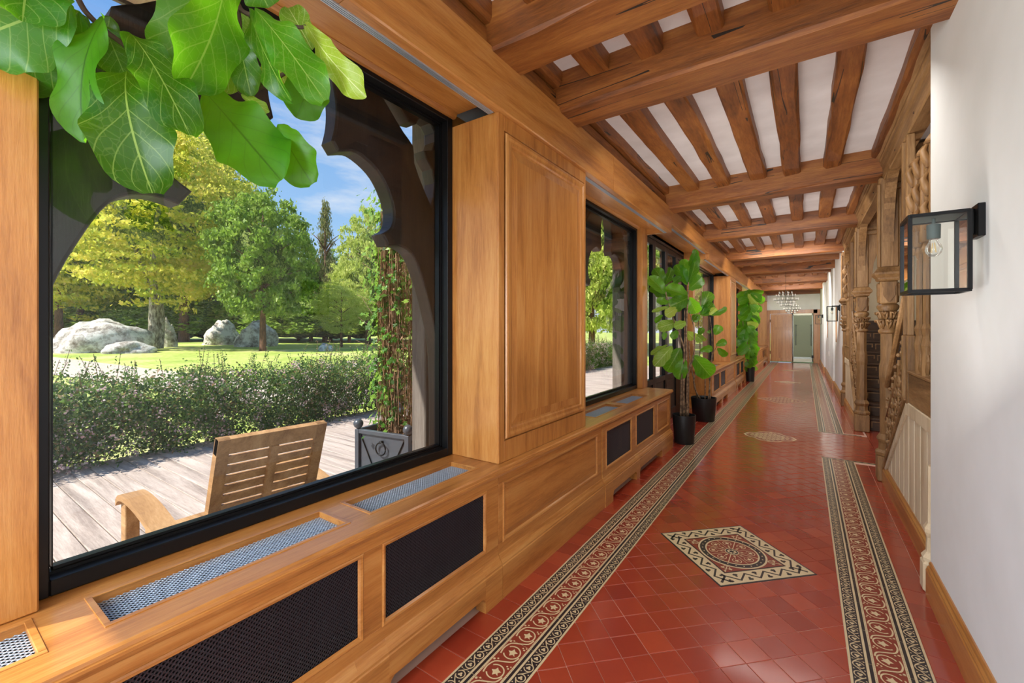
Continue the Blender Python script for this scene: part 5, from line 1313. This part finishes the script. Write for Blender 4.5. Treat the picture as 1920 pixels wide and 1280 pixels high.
TN = [0]
def tree(name, label, px, py, ptop, wpx, kind, mat, seed, trunk=True, bark=bark_b, low=.25, leaf=.011, dist=None, lean=0, group=None, twin=False):
    x, y = at(px, py)
    if dist: d_ = P(px, HY, 1) - camv; x, y = d_.x * dist, d_.y * dist
    fw = -sT * x + cT * y; H_ = (HY - ptop) / FPX * fw + CH - GZ; W_ = wpx / FPX * fw / 2
    t = thing(name, label, 'tree' if trunk else 'bush', (x, y, GZ), group)
    key = (kind, mat.name, seed % 2)
    zc = GZ + H_ * (low + (1 - low) / 2); hz = H_ * (1 - low) / 2
    if key not in CR:
        o = leafcloud('foliage', mat, crown_pts(kind, seed) + [x, y, GZ], leaf * (2.5 if kind != 'layer' else 1.7), t, .5, up=.4 if kind == 'layer' else 0); CR[key] = o.data
    else: o = link('foliage', CR[key], t, 'stuff')
    o.location = (0, 0, zc - GZ); o.scale = (W_, W_, hz); o.rotation_euler = (0, 0, rnd.uniform(0, 6.28))
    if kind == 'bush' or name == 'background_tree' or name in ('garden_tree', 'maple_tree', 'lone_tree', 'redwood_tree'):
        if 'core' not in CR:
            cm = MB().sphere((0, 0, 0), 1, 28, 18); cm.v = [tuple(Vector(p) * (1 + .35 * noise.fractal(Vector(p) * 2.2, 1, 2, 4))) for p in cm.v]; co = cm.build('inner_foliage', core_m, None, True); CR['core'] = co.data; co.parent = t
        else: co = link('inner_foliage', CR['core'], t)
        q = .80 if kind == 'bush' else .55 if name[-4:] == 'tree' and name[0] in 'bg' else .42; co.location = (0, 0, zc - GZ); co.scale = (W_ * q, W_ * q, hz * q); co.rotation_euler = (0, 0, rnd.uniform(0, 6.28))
    if trunk:
        mb = MB(); r0 = max(.12, H_ * .018)
        for q in range(2 if twin else 1):
            dx = (q * -.08) * H_; pts = [(x + dx * .2, y + q * .3, GZ - .3), (x + dx * .4 + lean * .1, y + q * .5, GZ + H_ * .2), (x + dx + lean * .3, y - q * 1., GZ + H_ * .5), (x + dx * 1.6 + lean * .5, y, GZ + H_ * .85)]
            mb.tube(smooth_poly(pts, 4), [r0 * (1.25 - .09 * i) for i in range(13)], 9)
        mb.build('trunk', bark, t, True)
        mb = MB()
        for k in range(9):
            a = rnd.uniform(0, 6.28); z0 = GZ + H_ * rnd.uniform(max(low, .25), .7); q = Vector((math.cos(a) * W_ * .7, math.sin(a) * W_ * .7, H_ * .12)); p0 = Vector((x + lean * .3, y, z0)); mb.tube([p0, p0 + q * .5 + Vector((0, 0, H_ * .02)), p0 + q], [r0 * .35, r0 * .22, r0 * .08], 6)
        mb.build('branches', bark, t, True)
    return t
tree('maple_tree', 'big yellow-green tree with twin pale trunks left of the middle boulders', 288, 653, 215, 330, 'layer', yel, 1, bark=bark_p, low=.18, twin=True, leaf=.013)
tree('lone_tree', 'green broadleaf tree standing alone on the lawn', 493, 655, 350, 188, 'round', grn, 2, low=.13, leaf=.012)
tree('slender_tree', 'small light yellow-green tree on the right of the lawn', 640, 648, 520, 105, 'layer', lgt, 3, low=.15)
tree('redwood_tree', 'tree with a thick reddish trunk behind the large pale boulder', 150, 640, 330, 230, 'layer', yel, 2, low=.30)
tree('conifer', 'tall narrow conifer in the gap of sky', 610, 632, 378, 70, 'cone', con, 5, low=.08, dist=54)
tree('conifer', 'shorter reddish conifer left of the tall one', 583, 632, 462, 44, 'cone', con, 6, low=.08, dist=56)
bgt = [(110, 300, 260, 'layer', yel, 48), (215, 350, 230, 'round', grn, 55), (345, 205, 190, 'layer', yel, 50), (400, 255, 130, 'layer', yel, 56), (440, 330, 150, 'layer', yel, 58), (505, 400, 130, 'layer', lgt, 60), (560, 500, 110, 'round', lgt, 56), (620, 470, 120, 'round', grn, 58),
       (690, 385, 110, 'round', lgt, 46), (735, 440, 120, 'round', grn, 50), (655, 480, 90, 'round', lgt, 52), (800, 380, 160, 'round', grn, 48)]
for k, (px, pt, wp, kd, mt, ds) in enumerate(bgt):
    names_ = ['rear tree at the far left', 'green rear tree behind the pale boulder', 'tall yellow rear tree above the birch', 'yellow rear tree left of the sky gap', 'yellow rear tree behind the lone tree', 'pale rear tree right behind the lone tree', 'low pale rear tree before the conifers', 'green rear tree below the tall conifer',
              'light green rear tree left of the ivy column', 'green rear tree behind the ivy column', 'low rear tree left of the ivy column', 'rear tree hidden by the window edge']
    tree('background_tree', names_[k] + ', seen through the big window', px, 630, pt, wp, kd, mt, 3 + k, low=.12, dist=ds)
for k in range(12):
    px = 40 + k * 66; o = tree('background_bush', ('leftmost', 'second', 'third', 'fourth', 'fifth', 'sixth', 'seventh', 'eighth', 'ninth', 'tenth', 'eleventh', 'rightmost')[k] + ' bush from the left in the row closing the lawn', px, 630, 545 + (k * 7 % 5) * 7, 190, 'bush', grn if k % 3 else lgt, k, trunk=False, low=.0, leaf=.017, dist=53 + (k % 4) * 2.5, group='bushes closing the lawn')
names_w = ['green tree seen through the second window', 'tree right of it, seen through the second window', 'tree seen through the glazed doors', 'broad tree beyond the glazed doors', 'tree beyond the far windows', 'farthest tree beyond the corridor windows', 'tall tree beyond the hedge end']
for k, (px, pt, wp, ds) in enumerate(((1110, 330, 210, 26), (1180, 400, 150, 34), (1240, 430, 120, 40), (1290, 440, 110, 50), (1370, 500, 70, 70), (1410, 520, 60, 90), (1050, 300, 160, 38))):
    tree('garden_tree', names_w[k], px, 630, pt, wp, 'round', lgt if k % 2 == 0 else grn, 8 + k, low=.05, dist=ds)
